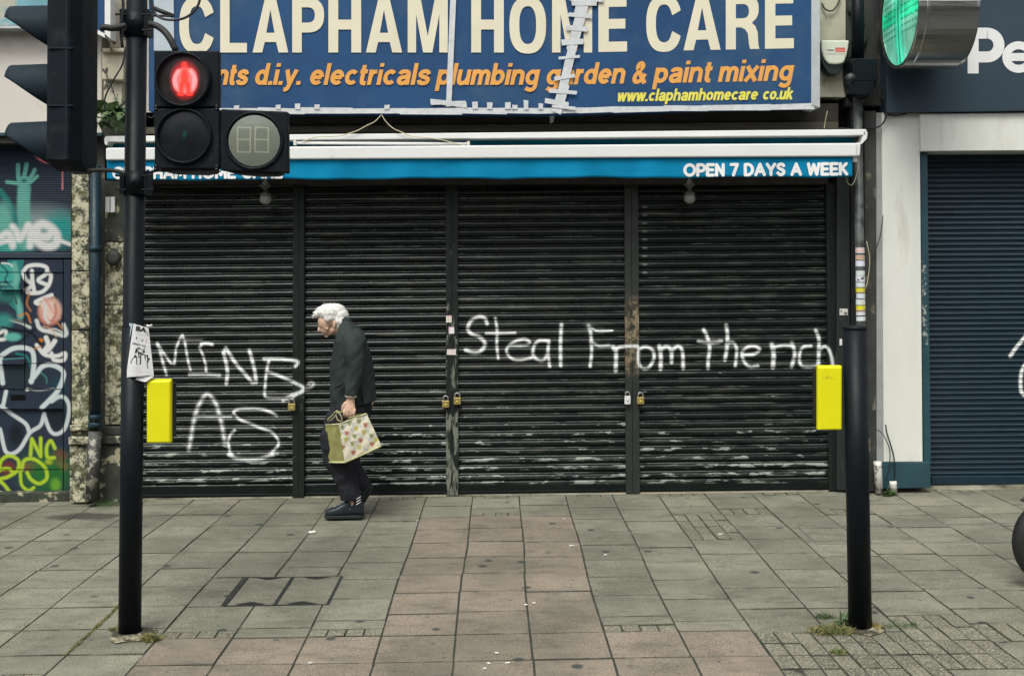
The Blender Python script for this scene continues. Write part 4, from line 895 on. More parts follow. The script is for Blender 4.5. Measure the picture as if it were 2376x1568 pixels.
# bottom edge tape, wrinkled band in overlapping lengths
u = 500
while u < 1880:
    u1 = min(u+random.uniform(70, 150), 1884); va = 258 if u < 1290 else 257-(u-1300)*.017; vb = 258 if u1 < 1290 else 257-(u1-1300)*.017
    strip(u-8, va+random.uniform(-1, 1), u1+6, vb+random.uniform(-1, 1), 13.5); u = u1
strip(1054, -60, 1041, 247, 14.5); strip(998, 236, 1083, 245, 11); strip(1000, 240, 1080, 238, 7)
for u, h in ((548, 5), (645, 7), (690, 10), (735, 6), (898, 6), (1102, 14), (1136, 13), (1178, 13), (1195, 6), (1221, 17), (1255, 9)): strip(u, 254, u, 250-h, 12)
strip(1368, -60, 1345, 40, 30); strip(1350, 25, 1326, 118, 23); strip(1330, 105, 1306, 205, 21); strip(1310, 195, 1291, 262, 23)
for v, u0, u1, w, t in ((-6, 1322, 1400, 18, 3), (8, 1326, 1384, 11, 2), (36, 1318, 1372, 10, 3), (66, 1314, 1364, 11, 4), (98, 1303, 1354, 12, -2), (133, 1296, 1346, 8, -4), (179, 1286, 1334, 9, -7), (213, 1274, 1338, 9, 4), (238, 1264, 1320, 12, 9), (249, 1280, 1336, 7, 5)): strip(u0, v-t/2, u1, v+t/2, w)
m_ = MB(); m_.qp([(1276, 262), (1287, 262), (1284, 284), (1276, 287)], 9.2, 9.202); obj('tape_strip', m_, M['tape'], sg)
# ================================================================ alarm, camera, cables near the right pier
al = thing('alarm_box', 'cream bell alarm box with dark curved underside beside the big sign', 'alarm box', P(1937, 130, 9.2))
def zx(X, Y): return (1891 + X*.0740, 87 + Y*.0740)   # from a close look at the box (200 source px across 1568)
outer = [zx(*p) for p in ((195, 120), (170, 330), (180, 560), (210, 760), (290, 930), (400, 1090), (520, 1170), (700, 1160), (800, 1060), (900, 880), (1010, 620), (1080, 380), (1090, 130))]
mb = MB(); A = [P(u, v, 9.17) for u, v in outer]; B = [Vector((p.x, 9.29, p.z)) for p in A]; mb.loft([A, B], smooth=False); obj('alarm_base', mb, M['alarmdark'], al, bevel=.006)
inner = [zx(*p) for p in ((205, 90), (215, 400), (260, 580), (335, 730), (385, 770), (420, 830), (640, 850), (870, 825), (935, 740), (1000, 560), (1050, 330), (1080, 90))]
mb = MB(); A = [P(u, v, 9.145) for u, v in inner]; B = [Vector((p.x, 9.175, p.z)) for p in A]; mb.loft([A, B], smooth=False); ab = obj('alarm_cover', mb, M['alarm'], al, bevel=.012)
lb = canvas('maker_label', [zx(335, 325), zx(955, 325), zx(955, 535), zx(335, 535)], 80, 30, 9.1435, [
    ('p', [zx(635, 325), zx(955, 325), zx(955, 470), zx(635, 470)], 0, (.62, .08, .06)), ('p', [zx(350, 345), zx(630, 345), zx(630, 460), zx(350, 460)], 0, (.72, .7, .62)),
    ('s', [zx(670, 380), zx(930, 378)], .9, (.8, .5, .4), .8, False), ('s', [zx(670, 425), zx(930, 423)], .9, (.8, .5, .4), .8, False), ('s', [zx(350, 510), zx(940, 512)], 1.0, (.3, .3, .3), 1.2, False)], (.66, .62, .54), M['alarm'], ab)
text_on('Calbex', zx(365, 0)[0], zx(605, 0)[0], zx(0, 365)[1], zx(0, 430)[1], 9.142, M['alarmdark'], ab, 'label_lettering', offset=.02)
cm = thing('security_camera', 'small dark security camera tilted under the alarm box', 'camera', P(1980, 178, 9.15))
mb = MB(); mb.tube([P(1970, 186, 9.0), P(1986, 174, 9.2)], [.045, .045], 14); obj('camera_body', mb, M['cable'], cm)
mb = MB(); mb.tube([P(1983, 171, 9.1), P(1991, 181, 9.14)], [.035, .04], 12); obj('camera_shade', mb, M['steel'] if False else M['greypipe'], cm)
mb = MB(); mb.tube([P(1984, 180, 9.2), P(1990, 196, 9.26)], .012, 8); obj('camera_arm', mb, M['cable'], cm)
for pts, r, lb in ([[(1907, 8, 9.28), (1915, 22, 9.27), (1930, 26, 9.27), (1942, 14, 9.27), (1950, -6, 9.28)], .007, 'black cable looping above the alarm box'],
                   [[(2036, -40, 9.2), (2040, 60, 9.2), (2032, 130, 9.2), (2038, 190, 9.2), (2048, 225, 9.2), (2056, 262, 9.2), (2050, 285, 9.2), (2034, 296, 9.2), (2012, 297, 9.2)], .008, 'black cable sweeping down beside the green sign to the right pier'],
                   [[(2031, -40, 9.17), (2034, 90, 9.17), (2030, 170, 9.17), (2040, 225, 9.17), (2060, 236, 9.22)], .006, 'second black cable hanging left of the green sign'],
                   [[(2060, 267, 9.21), (2085, 268, 9.21), (2110, 262, 9.21), (2128, 258, 9.21)], .006, 'thin cable under the slate-blue fascia'],
                   [[(2049, 500, 9.2), (2043, 545, 9.2), (2034, 572, 9.2), (2024, 600, 9.2), (2010, 640, 9.2)], .004, 'thin black wire crossing the edge of the white pier'],
                   [[(2026, 995, 9.2), (2045, 1003, 9.18), (2060, 1030, 9.17), (2065, 1050, 9.17), (2063, 1085, 9.17), (2055, 1115, 9.18)], .004, 'thin wire bowing over the base of the white pier'],
                   [[(2055, 985, 9.2), (2058, 1005, 9.2), (2066, 1030, 9.2), (2074, 1060, 9.19), (2076, 1090, 9.19), (2075, 1130, 9.19)], .006, 'thick black wire running down the white pier into the ground']):
    cable('cable', pts, r, M['cable'], lb)
cable('cord', [(2011, 560, 9.1), (2018, 600, 9.1), (2015, 640, 9.1), (2009, 670, 9.1)], .003, M['wire'], 'pale cord hanging beside the stickered pipe')
cable('cord', [(1920, 258, 9.2), (1916, 275, 9.2), (1912, 300, 9.2)], .003, M['wire'], 'pale cord hanging off the lower right corner of the big sign')
# ================================================================ right shop
rs = thing('pharmacy_building', 'neighbouring shop with white pier and lintel around a navy roller shutter', 'building', (P(2200, 1130, 9.4).x, 9.5, 0))
obj('wall', rects((2036, -480, 3000, -40, 9.5, 9.8)), M['render'], rs)
obj('back_wall', rects((2038, -100, 3000, 1135, 9.62, 9.8)), M['darkwall'], rs)
mb = MB(); mb.qp([(2046, 262), (2134, 262), (2141, 1071), (2051, 1071)], 9.24, 9.6); obj('pier', mb, M['white'], rs, bevel=.004)
mb = MB(); mb.qp([(2033, 262), (2045, 262), (2050, 1071), (2034, 1071)], 9.26, 9.6); obj('pier_return', mb, mat('grey_plaster_return', (.3, .31, .31), .8, var=.15, vscale=6), rs)
mb = MB(); mb.qp([(2034, 1072), (2159, 1072), (2160, 1131), (2036, 1134)], 9.23, 9.6); obj('pier_plinth', mb, M['teal'], rs, bevel=.004)
mb = MB(); mb.qp([(2135, 264), (3000, 256), (3000, 346), (2137, 351)], 9.2, 9.6); obj('lintel', mb, M['white'], rs, bevel=.005)
mb = MB(); mb.qp([(2136, 353), (2152, 353), (2160, 1071), (2143, 1071)], 9.27, 9.62); obj('door_frame', mb, M['tealworn'] if 'tealworn' in M else M['teal'], rs, bevel=.003)
flk = canvas('paint_flakes', [(2138, 605), (2148, 605), (2153, 800), (2141, 800)], 10, 120, 9.2685, [], (.02, .06, .075), mat('flaked_teal', (.02, .06, .075), .6, dirt=(.3, .33, .3), dscale=26, dthr=(.53, .55)), rs)
fs_ = thing('pharmacy_fascia', 'slate-blue fascia board with large pale letters Pe, top right', 'shop sign', P(2300, 250, 9.1))
mb = MB(); mb.qp([(2055, -80), (3000, -80), (3000, 249), (2058, 262)], 9.16, 9.5); obj('fascia_panel', mb, M['fascia'], fs_, bevel=.004)
stroke_text('P', 2246, 2330, 171, 106, 9.157, M['whiteletter'], fs_, w=.24, table={'P': ([[(.12, 0), (.12, 1)], [(.12, .88), (.45, .88)]+_el(.45, .62, .27, .26, 90, -90, 14)+[(.12, .36)]], .84)})
stroke_text('e', 2321, 2404, 170, 74, 9.157, M['whiteletter'], fs_, w=.25)
DN = 9.50
nav = thing('roller_shutter', 'navy roller shutter at the right edge with part of a white tag', 'roller shutter', (P(2160, 1100, DN).x, DN, 0))
nx0 = P(2158, 1100, DN).x; nL = 2.0; npit = .0460
zb = P(2160, 1104, DN).z; nprof = [(0, .006), (.05, -.003), (.12, -.005), (.2, -.001), (.26, .001), (.4, -.006), (.6, -.008), (.8, -.005), (1, .006)]
GR2 = [('s', [(2344, 826), (2358, 806), (2376, 784), (2392, 760)], 10, WH, 4), ('s', [(2384, 838), (2371, 860), (2368, 890), (2372, 912), (2392, 925)], 10, WH, 5)]
def nav_slat(dense, loc):
    n = 420 if dense else 1; xs = np.linspace(0, nL, n+1); vs = [(x, y, -t*npit) for t, y in nprof for x in xs]; k = n+1
    me = bpy.data.meshes.new('slat'); me.from_pydata(vs, [], [(j*k+i, (j+1)*k+i, (j+1)*k+i+1, j*k+i+1) for j in range(len(nprof)-1) for i in range(n)]); me.update()
    me.polygons.foreach_set('use_smooth', [True]*len(me.polygons)); me.materials.append(M['navy'])
    if not dense: no_paint(me)
    if dense:
        w = np.array(vs)+np.array(loc); w[:, 2] += (w[:, 0]-loc[0])*S*.6; rgb, a = composite(proj(w), GR2); set_paint(me, rgb, a)
    return me
nsh = nav_slat(False, None); n = int((P(2160, 352, DN).z-zb)/npit)+2
for i in range(n):
    loc = (nx0, DN, zb+(i+1)*npit); v = proj([loc])[0][1]
    o = bpy.data.objects.new('slat', nav_slat(True, loc) if 740 < v < 950 else nsh); link(o, nav); o.matrix_parent_inverse = Matrix.Translation(-nav.location)
    o.location = loc; o.rotation_euler = (random.gauss(0, .008), -math.atan(S*.6), 0)
mb = MB(); mb.qp([(2161, 1104), (3000, 1101), (3000, 1122), (2162, 1125)], DN-.03, DN+.02); obj('bottom_rail', mb, M['navy'], nav, bevel=.006)
# worn white pipe stubs at the foot of the pier
for u0, v0, u1, v1, r, lb in ((2036, 1070, 2040, 1143, .033, 'stained white pipe stub, the taller of two at the foot of the right pier'), (2072, 1116, 2074, 1141, .03, 'short white pipe stub with a weed growing beside it')):
    a, b = P(u0, v0, 9.17), P(u1, v1, 9.17); mb = MB(); mb.tube([a, a.lerp(b, .3), b], r, 12); tag(obj('pipe_stub', mb, M['whitepipe']), lb, 'pipe', 'pipe stubs at the white pier')
# ================================================================ round projecting pharmacy sign
xd, zc, yc, rr = P(2058, 92, 9.2).x, CAMZ+2.02, 8.76, .44
xd = (2140-1157)/2550*8.36
ds = thing('projecting_sign', 'round steel projecting sign with glowing green cross face, hung high on the right', 'sign', (xd, yc, zc), None)
NB = 64; hb_ = .47
rim = []
for x, r in ((xd, rr-.03), (xd-.004, rr-.004), (xd+.006, rr), (xd+.06, rr), (xd+.065, rr+.004), (xd+.075, rr+.004), (xd+.08, rr), (xd+hb_-.03, rr), (xd+hb_, rr-.006), (xd+hb_, rr-.03)):
    rim.append([(x, yc+r*math.cos(2*math.pi*k/NB), zc+r*math.sin(2*math.pi*k/NB)) for k in range(NB)])
mb = MB(); mb.loft(rim, caps=False, smooth=False); mb.add(rim[-1], [tuple(range(NB))]); o = obj('sign_drum', mb, M['brushed'], ds)
GRN, LG, DG = (.01, .42, .22), (.28, .5, .38), (.004, .10, .055)
lay = []
lay += [('p', [(42, 0), (58, 0), (58, 100), (42, 100)], 0, (.03, .52, .30)), ('p', [(0, 42), (100, 42), (100, 58), (0, 58)], 0, (.012, .45, .22))]
for i in range(7):
    w = 30+i*6.5; 
    for sx in (-1, 1):
        lay.append(('s', [(50+sx*8, 30+i*6.5), (50+sx*46, 30+i*6.5)], 1.3, DG, .8, False))
for x in (36, 46, 54, 64): lay.append(('s', [(x, 2), (x, 98)], 1.6, (.12, .6, .42), 1.5, False))
lay.append(('s', [(50, 2), (50, 98)], 2.0, DG, 1.0, False))
nr, na = 60, 120; vs, uv = [], []
for i in range(nr+1):
    for k in range(na):
        r = (rr-.03)*i/nr; a = 2*math.pi*k/na; vs.append((xd+.012-.018*(1-(i/nr)**2), yc+r*math.cos(a), zc+r*math.sin(a))); uv.append((50+50*i/nr*math.cos(a), 50+50*i/nr*math.sin(a)))
fs = [(i*na+k, i*na+(k+1) % na, (i+1)*na+(k+1) % na, (i+1)*na+k) for i in range(nr) for k in range(na)]
me = bpy.data.meshes.new('led_face'); me.from_pydata(vs, [], fs); me.update()
uvn = np.array(uv, float); rgb, al_ = composite(uvn, lay, (.10, .34, .24)); ns = _n2(uvn, .05, 3.3); rgb = rgb*(1+.6*ns[:, None]); set_paint(me, np.clip(rgb, 0, 1), al_); me.polygons.foreach_set('use_smooth', [True]*len(fs))
obj('led_face', me, M['greenled'], ds)
mb = MB(); mb.tube([(xd+hb_*.5, yc+rr-.02, zc), (xd+hb_*.5, 9.3, zc)], .03, 12); obj('mounting_arm', mb, M['steel'], ds)
mb = MB(); mb.box(xd+.02, xd+hb_-.02, yc-.02, yc+.02, zc+rr-.005, zc+rr+.03); obj('top_clip', mb, M['steel'], ds)
# ================================================================ left shop
ls = thing('left_shop_building', 'neighbouring shop at the left edge with cream board above a graffitied front', 'building', (P(80, 1150, 9.4).x, 9.5, 0))
obj('wall', rects((-900, -480, 235, -40, 9.5, 9.8)), M['render'], ls)
obj('back_wall', rects((-900, -60, 165, 1150, 9.62, 9.8)), M['darkwall'], ls)
obj('cream_board', rects((-900, 71, 236, 309, 9.3, 9.6)), M['cream'], ls, bevel=.004)
obj('board_edge', rects((-900, 60, 236, 66, 9.15, 9.6)), M['alu'], ls); obj('dark_gap', rects((-900, 67, 236, 70, 9.33, 9.6)), M['darkwall'], ls)
obj('upper_board', rects((-900, -100, 236, 59, 9.32, 9.6)), mat('weathered_turquoise_board', (.12, .27, .32), .7, var=.3, vscale=2.2, dirt=(.4, .38, .3), dscale=3, dthr=(.5, .6)), ls)
obj('shutter_head', rects((-900, 316, 166, 333, 9.25, 9.6)), M['darkwall'], ls, bevel=.004); obj('head_strip', rects((-900, 310, 236, 315, 9.22, 9.6)), M['teal'], ls)
mb = MB(); mb.qp([(-900, 1146), (166, 1143), (166, 1166), (-900, 1172)], 9.3, 9.6); obj('step', mb, M['moss'], ls, bevel=.008)
tip = thing('fascia_tip', 'white framed end of a blue fascia behind the traffic signal', 'shop sign', P(245, 60, 9.0))
mb = MB(); mb.qp([(180, -80), (243, -80), (243, 78), (200, 55)], 8.98, 9.1); obj('sign_panel', mb, M['signblue'], tip)
mb = MB(); mb.qp([(243, -80), (256, -80), (256, 90), (243, 79)], 8.97, 9.1); obj('sign_edge', mb, M['awnwhite'], tip)
mb = MB(); mb.qp([(200, 55), (243, 79), (243, 88), (200, 66)], 8.975, 9.1); obj('sign_edge', mb, M['awnwhite'], tip)
def g1(X, Y): return (X*.2959, 319 + Y*.2959)
def g2(X, Y): return (X*.3145, 725 + Y*.3145)
def S1(w, c, *p, soft=4, curve=True): return ('s', [g1(*q) for q in p], w, c, soft, curve)
def S2(w, c, *p, soft=4, curve=True): return ('s', [g2(*q) for q in p], w, c, soft, curve)
def B1(c, r, col, soft=.5, a=0): return ('b', g1(*c), (r[0]*.2959, r[1]*.2959), col, soft, a)
def B2(c, r, col, soft=.5, a=0): return ('b', g2(*c), (r[0]*.3145, r[1]*.3145), col, soft, a)
TL, TD, WT, PKK, LM, OR_ = (.12, .36, .30), (.02, .17, .16), (.62, .62, .60), (.62, .17, .18), (.38, .52, .03), (.5, .17, .03)
BG = (.022, .032, .052)
up = [B1((300, 690), (190, 90), (.20, .26, .26), 1.6), B1((470, 720), (130, 130), (.02, .25, .24), .9), B1((60, 780), (200, 160), (.05, .32, .28), .9), B1((350, 165), (80, 38), PKK, .35, .35), B1((235, 85), (50, 14), (.5, .12, .1), .5, .2),
      S1(4, PKK, (450, 200), (450, 235)), S1(3, PKK, (490, 225), (490, 400), soft=2), S1(4, PKK, (490, 365), (490, 405), soft=2),
      S1(30, TL, (190, 400), (185, 500), (190, 700), (200, 830), soft=6), S1(20, TL, (190, 350), (190, 420), soft=4), B1((188, 345), (58, 48), TL, .3),
      S1(9.5, TL, (145, 330), (142, 270), (142, 215), soft=2), S1(10, TL, (185, 320), (200, 260), (208, 212), soft=2), S1(9, TL, (225, 330), (255, 290), (272, 255), soft=2), S1(8, TL, (235, 355), (265, 330), (292, 305), soft=2), S1(9, TL, (150, 365), (100, 355), (55, 350), soft=2),
      ('b', g1(188, 340), (7, 4), (.02, .16, .14), .6), S1(14, TD, (0, 420), (60, 500), (105, 600), (120, 700), soft=6), B1((20, 640), (80, 150), TL, .6),
      S1(16, WT, (0, 780), (60, 750), (90, 800), (100, 850), soft=8), S1(12, WT, (-10, 830), (60, 810), (100, 830), soft=6), S1(16, WT, (100, 700), (130, 740), (150, 800), (200, 730), (225, 690), (235, 780), (235, 850), soft=8),
      S1(20, WT, (300, 690), (260, 740), (280, 800), (350, 850), (430, 840), (445, 770), (400, 710), (330, 680), (290, 720), (300, 770), (370, 780), (400, 750), soft=9), S1(9, WT, (440, 800), (500, 820), (548, 838), soft=4)]
lo_ = [('p', [g1(60, 960), g1(190, 960), g1(150, 1150), g1(170, 1400), g1(60, 1300)], 0, TD), ('p', [g1(-10, 990), g1(110, 990), g1(130, 1120), g1(-10, 1130)], 0, (.05, .3, .26)),
       S1(14, TL, (110, 1000), (130, 1100), (110, 1200), (150, 1320), (160, 1400), soft=8), S1(4, (.5, .55, .5), (15, 985), (70, 990), (95, 1010), soft=1), S1(5, TL, (10, 1150), (90, 1155)), S1(5, TL, (20, 1190), (130, 1190)),
       S1(9, WT, (250, 1045), (255, 1130), (270, 1210), soft=3), S1(9, WT, (180, 1055), (220, 1010), (300, 1000), (365, 1020), (360, 1070), (300, 1120), (380, 1160), soft=3),
       S1(9, WT, (180, 1060), (200, 1110), (250, 1150), (230, 1180), (200, 1200), (240, 1220), (330, 1210), (385, 1150), (400, 1080), (380, 1065), soft=3), S1(9, WT, (405, 1235), (340, 1260), (280, 1290), (300, 1305), soft=3),
       B1((388, 1365), (100, 118), (.5, .2, .16), .25), B1((400, 1350), (80, 90), (.62, .45, .4), .7), S1(5, (.65, .5, .45), (320, 1300), (400, 1420)), S1(5, (.6, .3, .25), (350, 1260), (440, 1400)), S1(3, OR_, (230, 1220), (210, 1300), (240, 1360)), S1(3, OR_, (360, 1440), (430, 1440), (490, 1500), soft=2),
       S2(7, (.5, .55, .5), (0, 60), (80, 55), (170, 80), (220, 110)), S2(4, (.005, .008, .008), (0, 20), (120, 60), (210, 85)), S2(8, WT, (0, 150), (40, 130), (40, 190), (0, 200)), S2(4, (.005, .008, .008), (110, 240), (200, 170), (260, 120)),
       S2(9, (.55, .56, .55), (270, 60), (300, 120), (400, 150), (470, 170), (490, 150), (470, 90)), B2((95, 180), (70, 35), (.1, .36, .3), .5), B2((300, 205), (22, 18), OR_, .5), S2(11, WT, (340, 185), (355, 240), (320, 290), (360, 270), (405, 210), soft=3),
       S2(9, WT, (270, 240), (330, 310), (420, 320), (480, 300), (470, 350), (400, 350), (380, 300), soft=3),
       S1(3, (.01, .02, .02), (10, 1000), (60, 1060), (40, 1120), (100, 1180)), S1(5, (.02, .03, .03), (20, 1250), (60, 1230), (70, 1290), (30, 1300)), S1(5, (.02, .03, .03), (80, 1290), (110, 1250), (130, 1300)), S1(4, OR_, (150, 1400), (210, 1380), (240, 1450)), S1(3, (.6, .6, .58), (290, 1480), (340, 1520), (420, 1500), (500, 1530)),
       B1((60, 1230), (90, 60), (.03, .16, .15), .9), B1((30, 1440), (70, 60), (.04, .22, .2), .9), S1(2.5, (.55, .3, .15), (420, 1250), (450, 1330), (470, 1420)), S1(2.2, (.6, .35, .2), (340, 1480), (400, 1500), (440, 1560)), S1(6, (.55, .56, .54), (340, 1290), (360, 1330), (350, 1400), (380, 1450)), S1(6, (.45, .18, .16), (430, 1310), (440, 1380), (410, 1440)),
       S2(5, (.004, .006, .006), (20, 110), (120, 130), (230, 150), (300, 230)), S2(5, TD, (120, 300), (200, 330), (230, 420)), S2(3, OR_, (170, 250), (240, 270), (300, 250)), B2((150, 470), (140, 90), (.018, .03, .035), .8), B2((120, 900), (60, 90), (.01, .015, .02), .7), B2((410, 780), (80, 100), (.012, .02, .026), .7), B2((430, 560), (60, 90), (.015, .05, .07), .8),
       S2(3, (.05, .2, .18), (300, 440), (340, 480), (345, 520)), S2(1.5, (.1, .3, .28), (20, 345), (180, 335)), S2(1.2, (.003, .004, .005), (0, 560), (250, 580), (480, 560)), S2(3, (.3, .34, .34), (200, 560), (280, 575), (400, 560)),
       # large rounded outline
       S2(11, (.52, .58, .58), (20, 520), (10, 440), (0, 340), (50, 290), (110, 262), (190, 262), (240, 290), (250, 380), (235, 500), (230, 500), (270, 450), (310, 400), (370, 385), (440, 410), (470, 460), (430, 570), (370, 640), (310, 700), soft=3),
       S2(9, (.5, .55, .56), (380, 655), (440, 620), (490, 640), (510, 720), (480, 850), (420, 895), (370, 870), (330, 770), (325, 750), (300, 830), (240, 870), (210, 900), (150, 1000), (90, 1040), (40, 1020), (10, 900), (0, 860), soft=3),
       S2(9, (.5, .55, .56), (10, 690), (90, 750), (190, 820), (215, 880), soft=3), S2(9, (.52, .58, .58), (45, 580), (20, 700), soft=3), B2((200, 570), (16, 12), (.6, .62, .6), .5), ('p', [g2(78, 605), g2(190, 605), g2(190, 650), g2(78, 650)], 0, (.003, .003, .004)),
       B2((60, 1150), (60, 60), (.14, .03, .03), .7), B2((440, 1060), (60, 50), (.2, .03, .04), .7), B2((430, 1135), (70, 40), (.5, .1, .08), .7), B2((230, 1140), (90, 40), (.3, .05, .06), .7), B2((350, 1180), (160, 130), (.02, .12, .03), 1.2),
       S2(8, LM, (225, 1050), (235, 930), (300, 1060), (300, 925), soft=4, curve=False), S2(8, LM, (405, 1000), (375, 945), (345, 990), (350, 1065), (400, 1070), soft=4),
       S2(8, LM, (-10, 1170), (10, 1090), (70, 1055), (135, 1090), (130, 1160), (60, 1210), (0, 1230), (40, 1280), (70, 1320), soft=4), S2(8, LM, (-10, 1160), (60, 1150), (100, 1180)),
       S2(8, LM, (160, 1160), (180, 1090), (250, 1080), (330, 1140), (345, 1220), (290, 1260), (230, 1230), (200, 1180), soft=4), S2(7, LM, (150, 1180), (160, 1270), (210, 1310), (250, 1290), soft=4), B2((410, 1270), (40, 50), (.12, .3, .03), .8), B2((360, 1100), (30, 22), (.3, .35, .03), .8)]
# roller curtain (fine ribs, one sheet) above, timber door leaves below
o = canvas('ribbed_curtain', [(-330, 333), (165, 333), (165, 585), (-330, 585)], 290, 315, 9.42, up, BG, M['door'], ls, yfun=lambda u, v: -.006*abs(math.sin(math.pi*(v-333)/4.2)))
o['kind'] = 'stuff'
mb = MB(); mb.rect(-330, 586, 165, 599, 9.39, 9.6); obj('curtain_rail', mb, mat('navy_rail', BG, .5), ls, bevel=.004)
doors = [(-330, 606, -2, 1141), (1, 606, 160, 636), (1, 639, 52, 672), (55, 639, 160, 672)]
def panel(u0, v0, u1, v1, Y, st=1.35, nm='door_panel'):
    return canvas(nm, [(u0, v0), (u1, v0), (u1, v1), (u0, v1)], max(2, int((u1-u0)/st)), max(2, int((v1-v0)/st)), Y, lo_, BG, M['door'], ls)
panel(-330, 601, -6, 1143, 9.42, 3)
panel(-5, 602, 146, 631, 9.40); panel(148, 602, 164, 1143, 9.39)
panel(-5, 633, 56, 672, 9.37); panel(58, 633, 146, 842, 9.41); panel(-5, 674, 56, 826, 9.41); panel(-5, 828, 56, 845, 9.375)
panel(58, 844, 146, 902, 9.41); panel(-5, 847, 56, 902, 9.41); panel(-5, 904, 146, 948, 9.38); panel(-5, 950, 146, 1088, 9.41); panel(-5, 1090, 146, 1143, 9.395)
# ================================================================ poles
def pole_pts(ut, vt, ub, vb, Y): return P(ut, vt, Y), P(ub, vb, Y)
b = G(301, 1470); YL = b.y
lp = thing('signal_pole', 'tall black signal pole at left carrying the traffic and pedestrian signals', 'pole', (b.x, YL, b.z), 'black poles on the pavement')
mb = MB(); base = Vector((b.x, YL, gz(b.x)-.01)); mid = P(309, 757, YL); mb.tube([base, mid], [.0585, .0585], 32); obj('pole_base', mb, M['polegloss'], lp)
mb = MB(); top = P(319, -90, YL); mb.tube([mid, mid+Vector((0, 0, .006)), top], [.0585, .0545, .0545], 32); obj('pole_shaft', mb, M['polegloss'], lp)
for v0, v1 in ((26, 86), (398, 452)):
    a, c = P(317, v0, YL), P(316.5, v1, YL); mb = MB(); mb.tube([a, c], .062, 28)
    for sx in (-1, 1): mb.box(a.x+sx*.064-.012, a.x+sx*.064+.012, YL-.045, YL+.045, c.z, a.z)
    cl = obj('clamp', mb, M['polegloss'], lp)
    for k in (.2, .8):
        m2 = MB(); z = c.z+(a.z-c.z)*k; m2.tube([(a.x-.1, YL-.04, z), (a.x+.1, YL-.04, z)], .006, 6); obj('clamp_bolt', m2, M['rubber'], cl)
    m2 = MB(); z = (a.z+c.z)/2; m2.ell((a.x, YL-.062, z+.01), (.012, .006, .012)); obj('bolt_cap', m2, M['rubber'], cl)
b = G(1996, 1458); YR = b.y
rp_ = thing('push_button_post', 'short black capped post at right carrying a yellow box', 'pole', (b.x, YR, b.z), 'black poles on the pavement')
t_ = P(1983, 764, YR); mb = MB(); mb.tube([Vector((b.x, YR, gz(b.x)-.01)), t_], .0605, 32); obj('post_tube', mb, M['polegloss'], rp_)
mb = MB(); mb.tube([t_, t_+Vector((0, 0, .003)), t_+Vector((0, 0, .014)), t_+Vector((0, 0, .018))], [.0605, .064, .062, .05], 32); obj('post_cap', mb, M['polegloss'], rp_)
# crumbled mortar collars at the pole feet
def collar(x, y, r0, r1, seed, name, label, m):
    random.seed(seed); mb = MB(); rings = []
    for r, h in ((r0, .016), (r0+.02, .012), ((r0+r1)/2, .009), (r1, .002)):
        rings.append([(x+(r*(1+.35*mnoise.noise(Vector((math.cos(t)*1.5, math.sin(t)*1.5, seed)))))*math.cos(t), y+(r*(1+.45*mnoise.noise(Vector((math.cos(t)*1.5, math.sin(t)*1.5, seed+5)))))*math.sin(t), gz(x)+h+.004*mnoise.noise(Vector((t*3, r*20, seed)))) for t in [2*math.pi*k/40 for k in range(40)]])
    mb.loft(rings, caps=False); o = obj(name, mb, m, pavement); return o
MC = mat('crumbled_mortar', (.30, .27, .18), .95, var=.35, vscale=30, dirt=(.045, .04, .026), dscale=11, dthr=(.44, .54), bump=.006, bscale=60)
collar(lp.location.x+.02, YL-.01, .05, .125, 3, 'mortar_patch', '', MC); collar(rp_.location.x, YR, .055, .11, 9, 'mortar_patch', '', MC)
# ================================================================ vehicle signal seen from its side
ts = thing('traffic_signal', 'three-lens black traffic signal head turned left, seen from the side', 'traffic light', P(182, 200, 5.75))
x0, x1 = P(133, 200, 5.75).x, P(233, 200, 5.93).x; zt, zb_ = P(182, -80, 5.75).z, P(182, 376, 5.75).z
mb = MB(); hd = .165; cy = 5.78
def sec(z, k=1.0, dx=0): 
    w = hd*k; return [(x0+dx, cy-w, z), (x0+.03, cy-w-.012, z), (x0+.12, cy-w-.02, z), (x1-.03, cy-w, z), (x1, cy-w+.06, z), (x1, cy+w-.06, z), (x1-.03, cy+w, z), (x0+.03, cy+w+.012, z), (x0+dx, cy+w, z)]
mb.loft([sec(zb_-.055, .55, .06), sec(zb_-.03, .85, .02), sec(zb_), sec(zt)], smooth=False); sb = obj('signal_housing', mb, M['plast'], ts, bevel=.008, seg=3)
for v in (112, 245):
    mb = MB(); z = P(182, v, 5.6).z; mb.box(x0+.01, x1-.02, cy-hd-.022, cy-hd+.02, z-.004, z+.004); obj('housing_seam', mb, M['hood'], sb)
mb = MB(); mb.box(x0+.105, x0+.112, cy-hd-.0235, cy-hd, zb_, zt); obj('housing_rib', mb, M['hood'], sb)
for vc, vt, vb2, vl0, vl1 in ((62, 8, 104, 10, 56), (199, 142, 246, 146, 186), (333, 276, 374, 282, 326)):
    Yv = 5.70; rr_ = .128; zc_ = P(130, vc, Yv).z; xr = P(131, vc, Yv).x; xt = P(16, vl0+15, Yv).x
    hoodm = MB(); NT = 26; rings = []
    for i in range(9):
        t = i/8; x = xr+(xt-xr)*t; r = rr_*(1-.08*t); amax = math.radians(168 - 98*t**.8)
        shift = (P(20, vl0, Yv).z - (P(130, vt, Yv).z))*t
        rings.append([(x, cy+r*math.sin(a_), zc_+r*math.cos(a_)+shift*.5+(rr_-r)*.6) for a_ in [-amax+2*amax*j/NT for j in range(NT+1)]])
    hoodm.loft(rings, closed=False); o = obj('signal_hood', hoodm, M['hood'], ts); sm = o.modifiers.new('t', 'SOLIDIFY'); sm.thickness = .004
    mb = MB(); mb.tube([(xr+.005, cy, zc_), (xr-.01, cy, zc_)], .1, 24); obj('signal_lens', mb, M['lens'], ts)
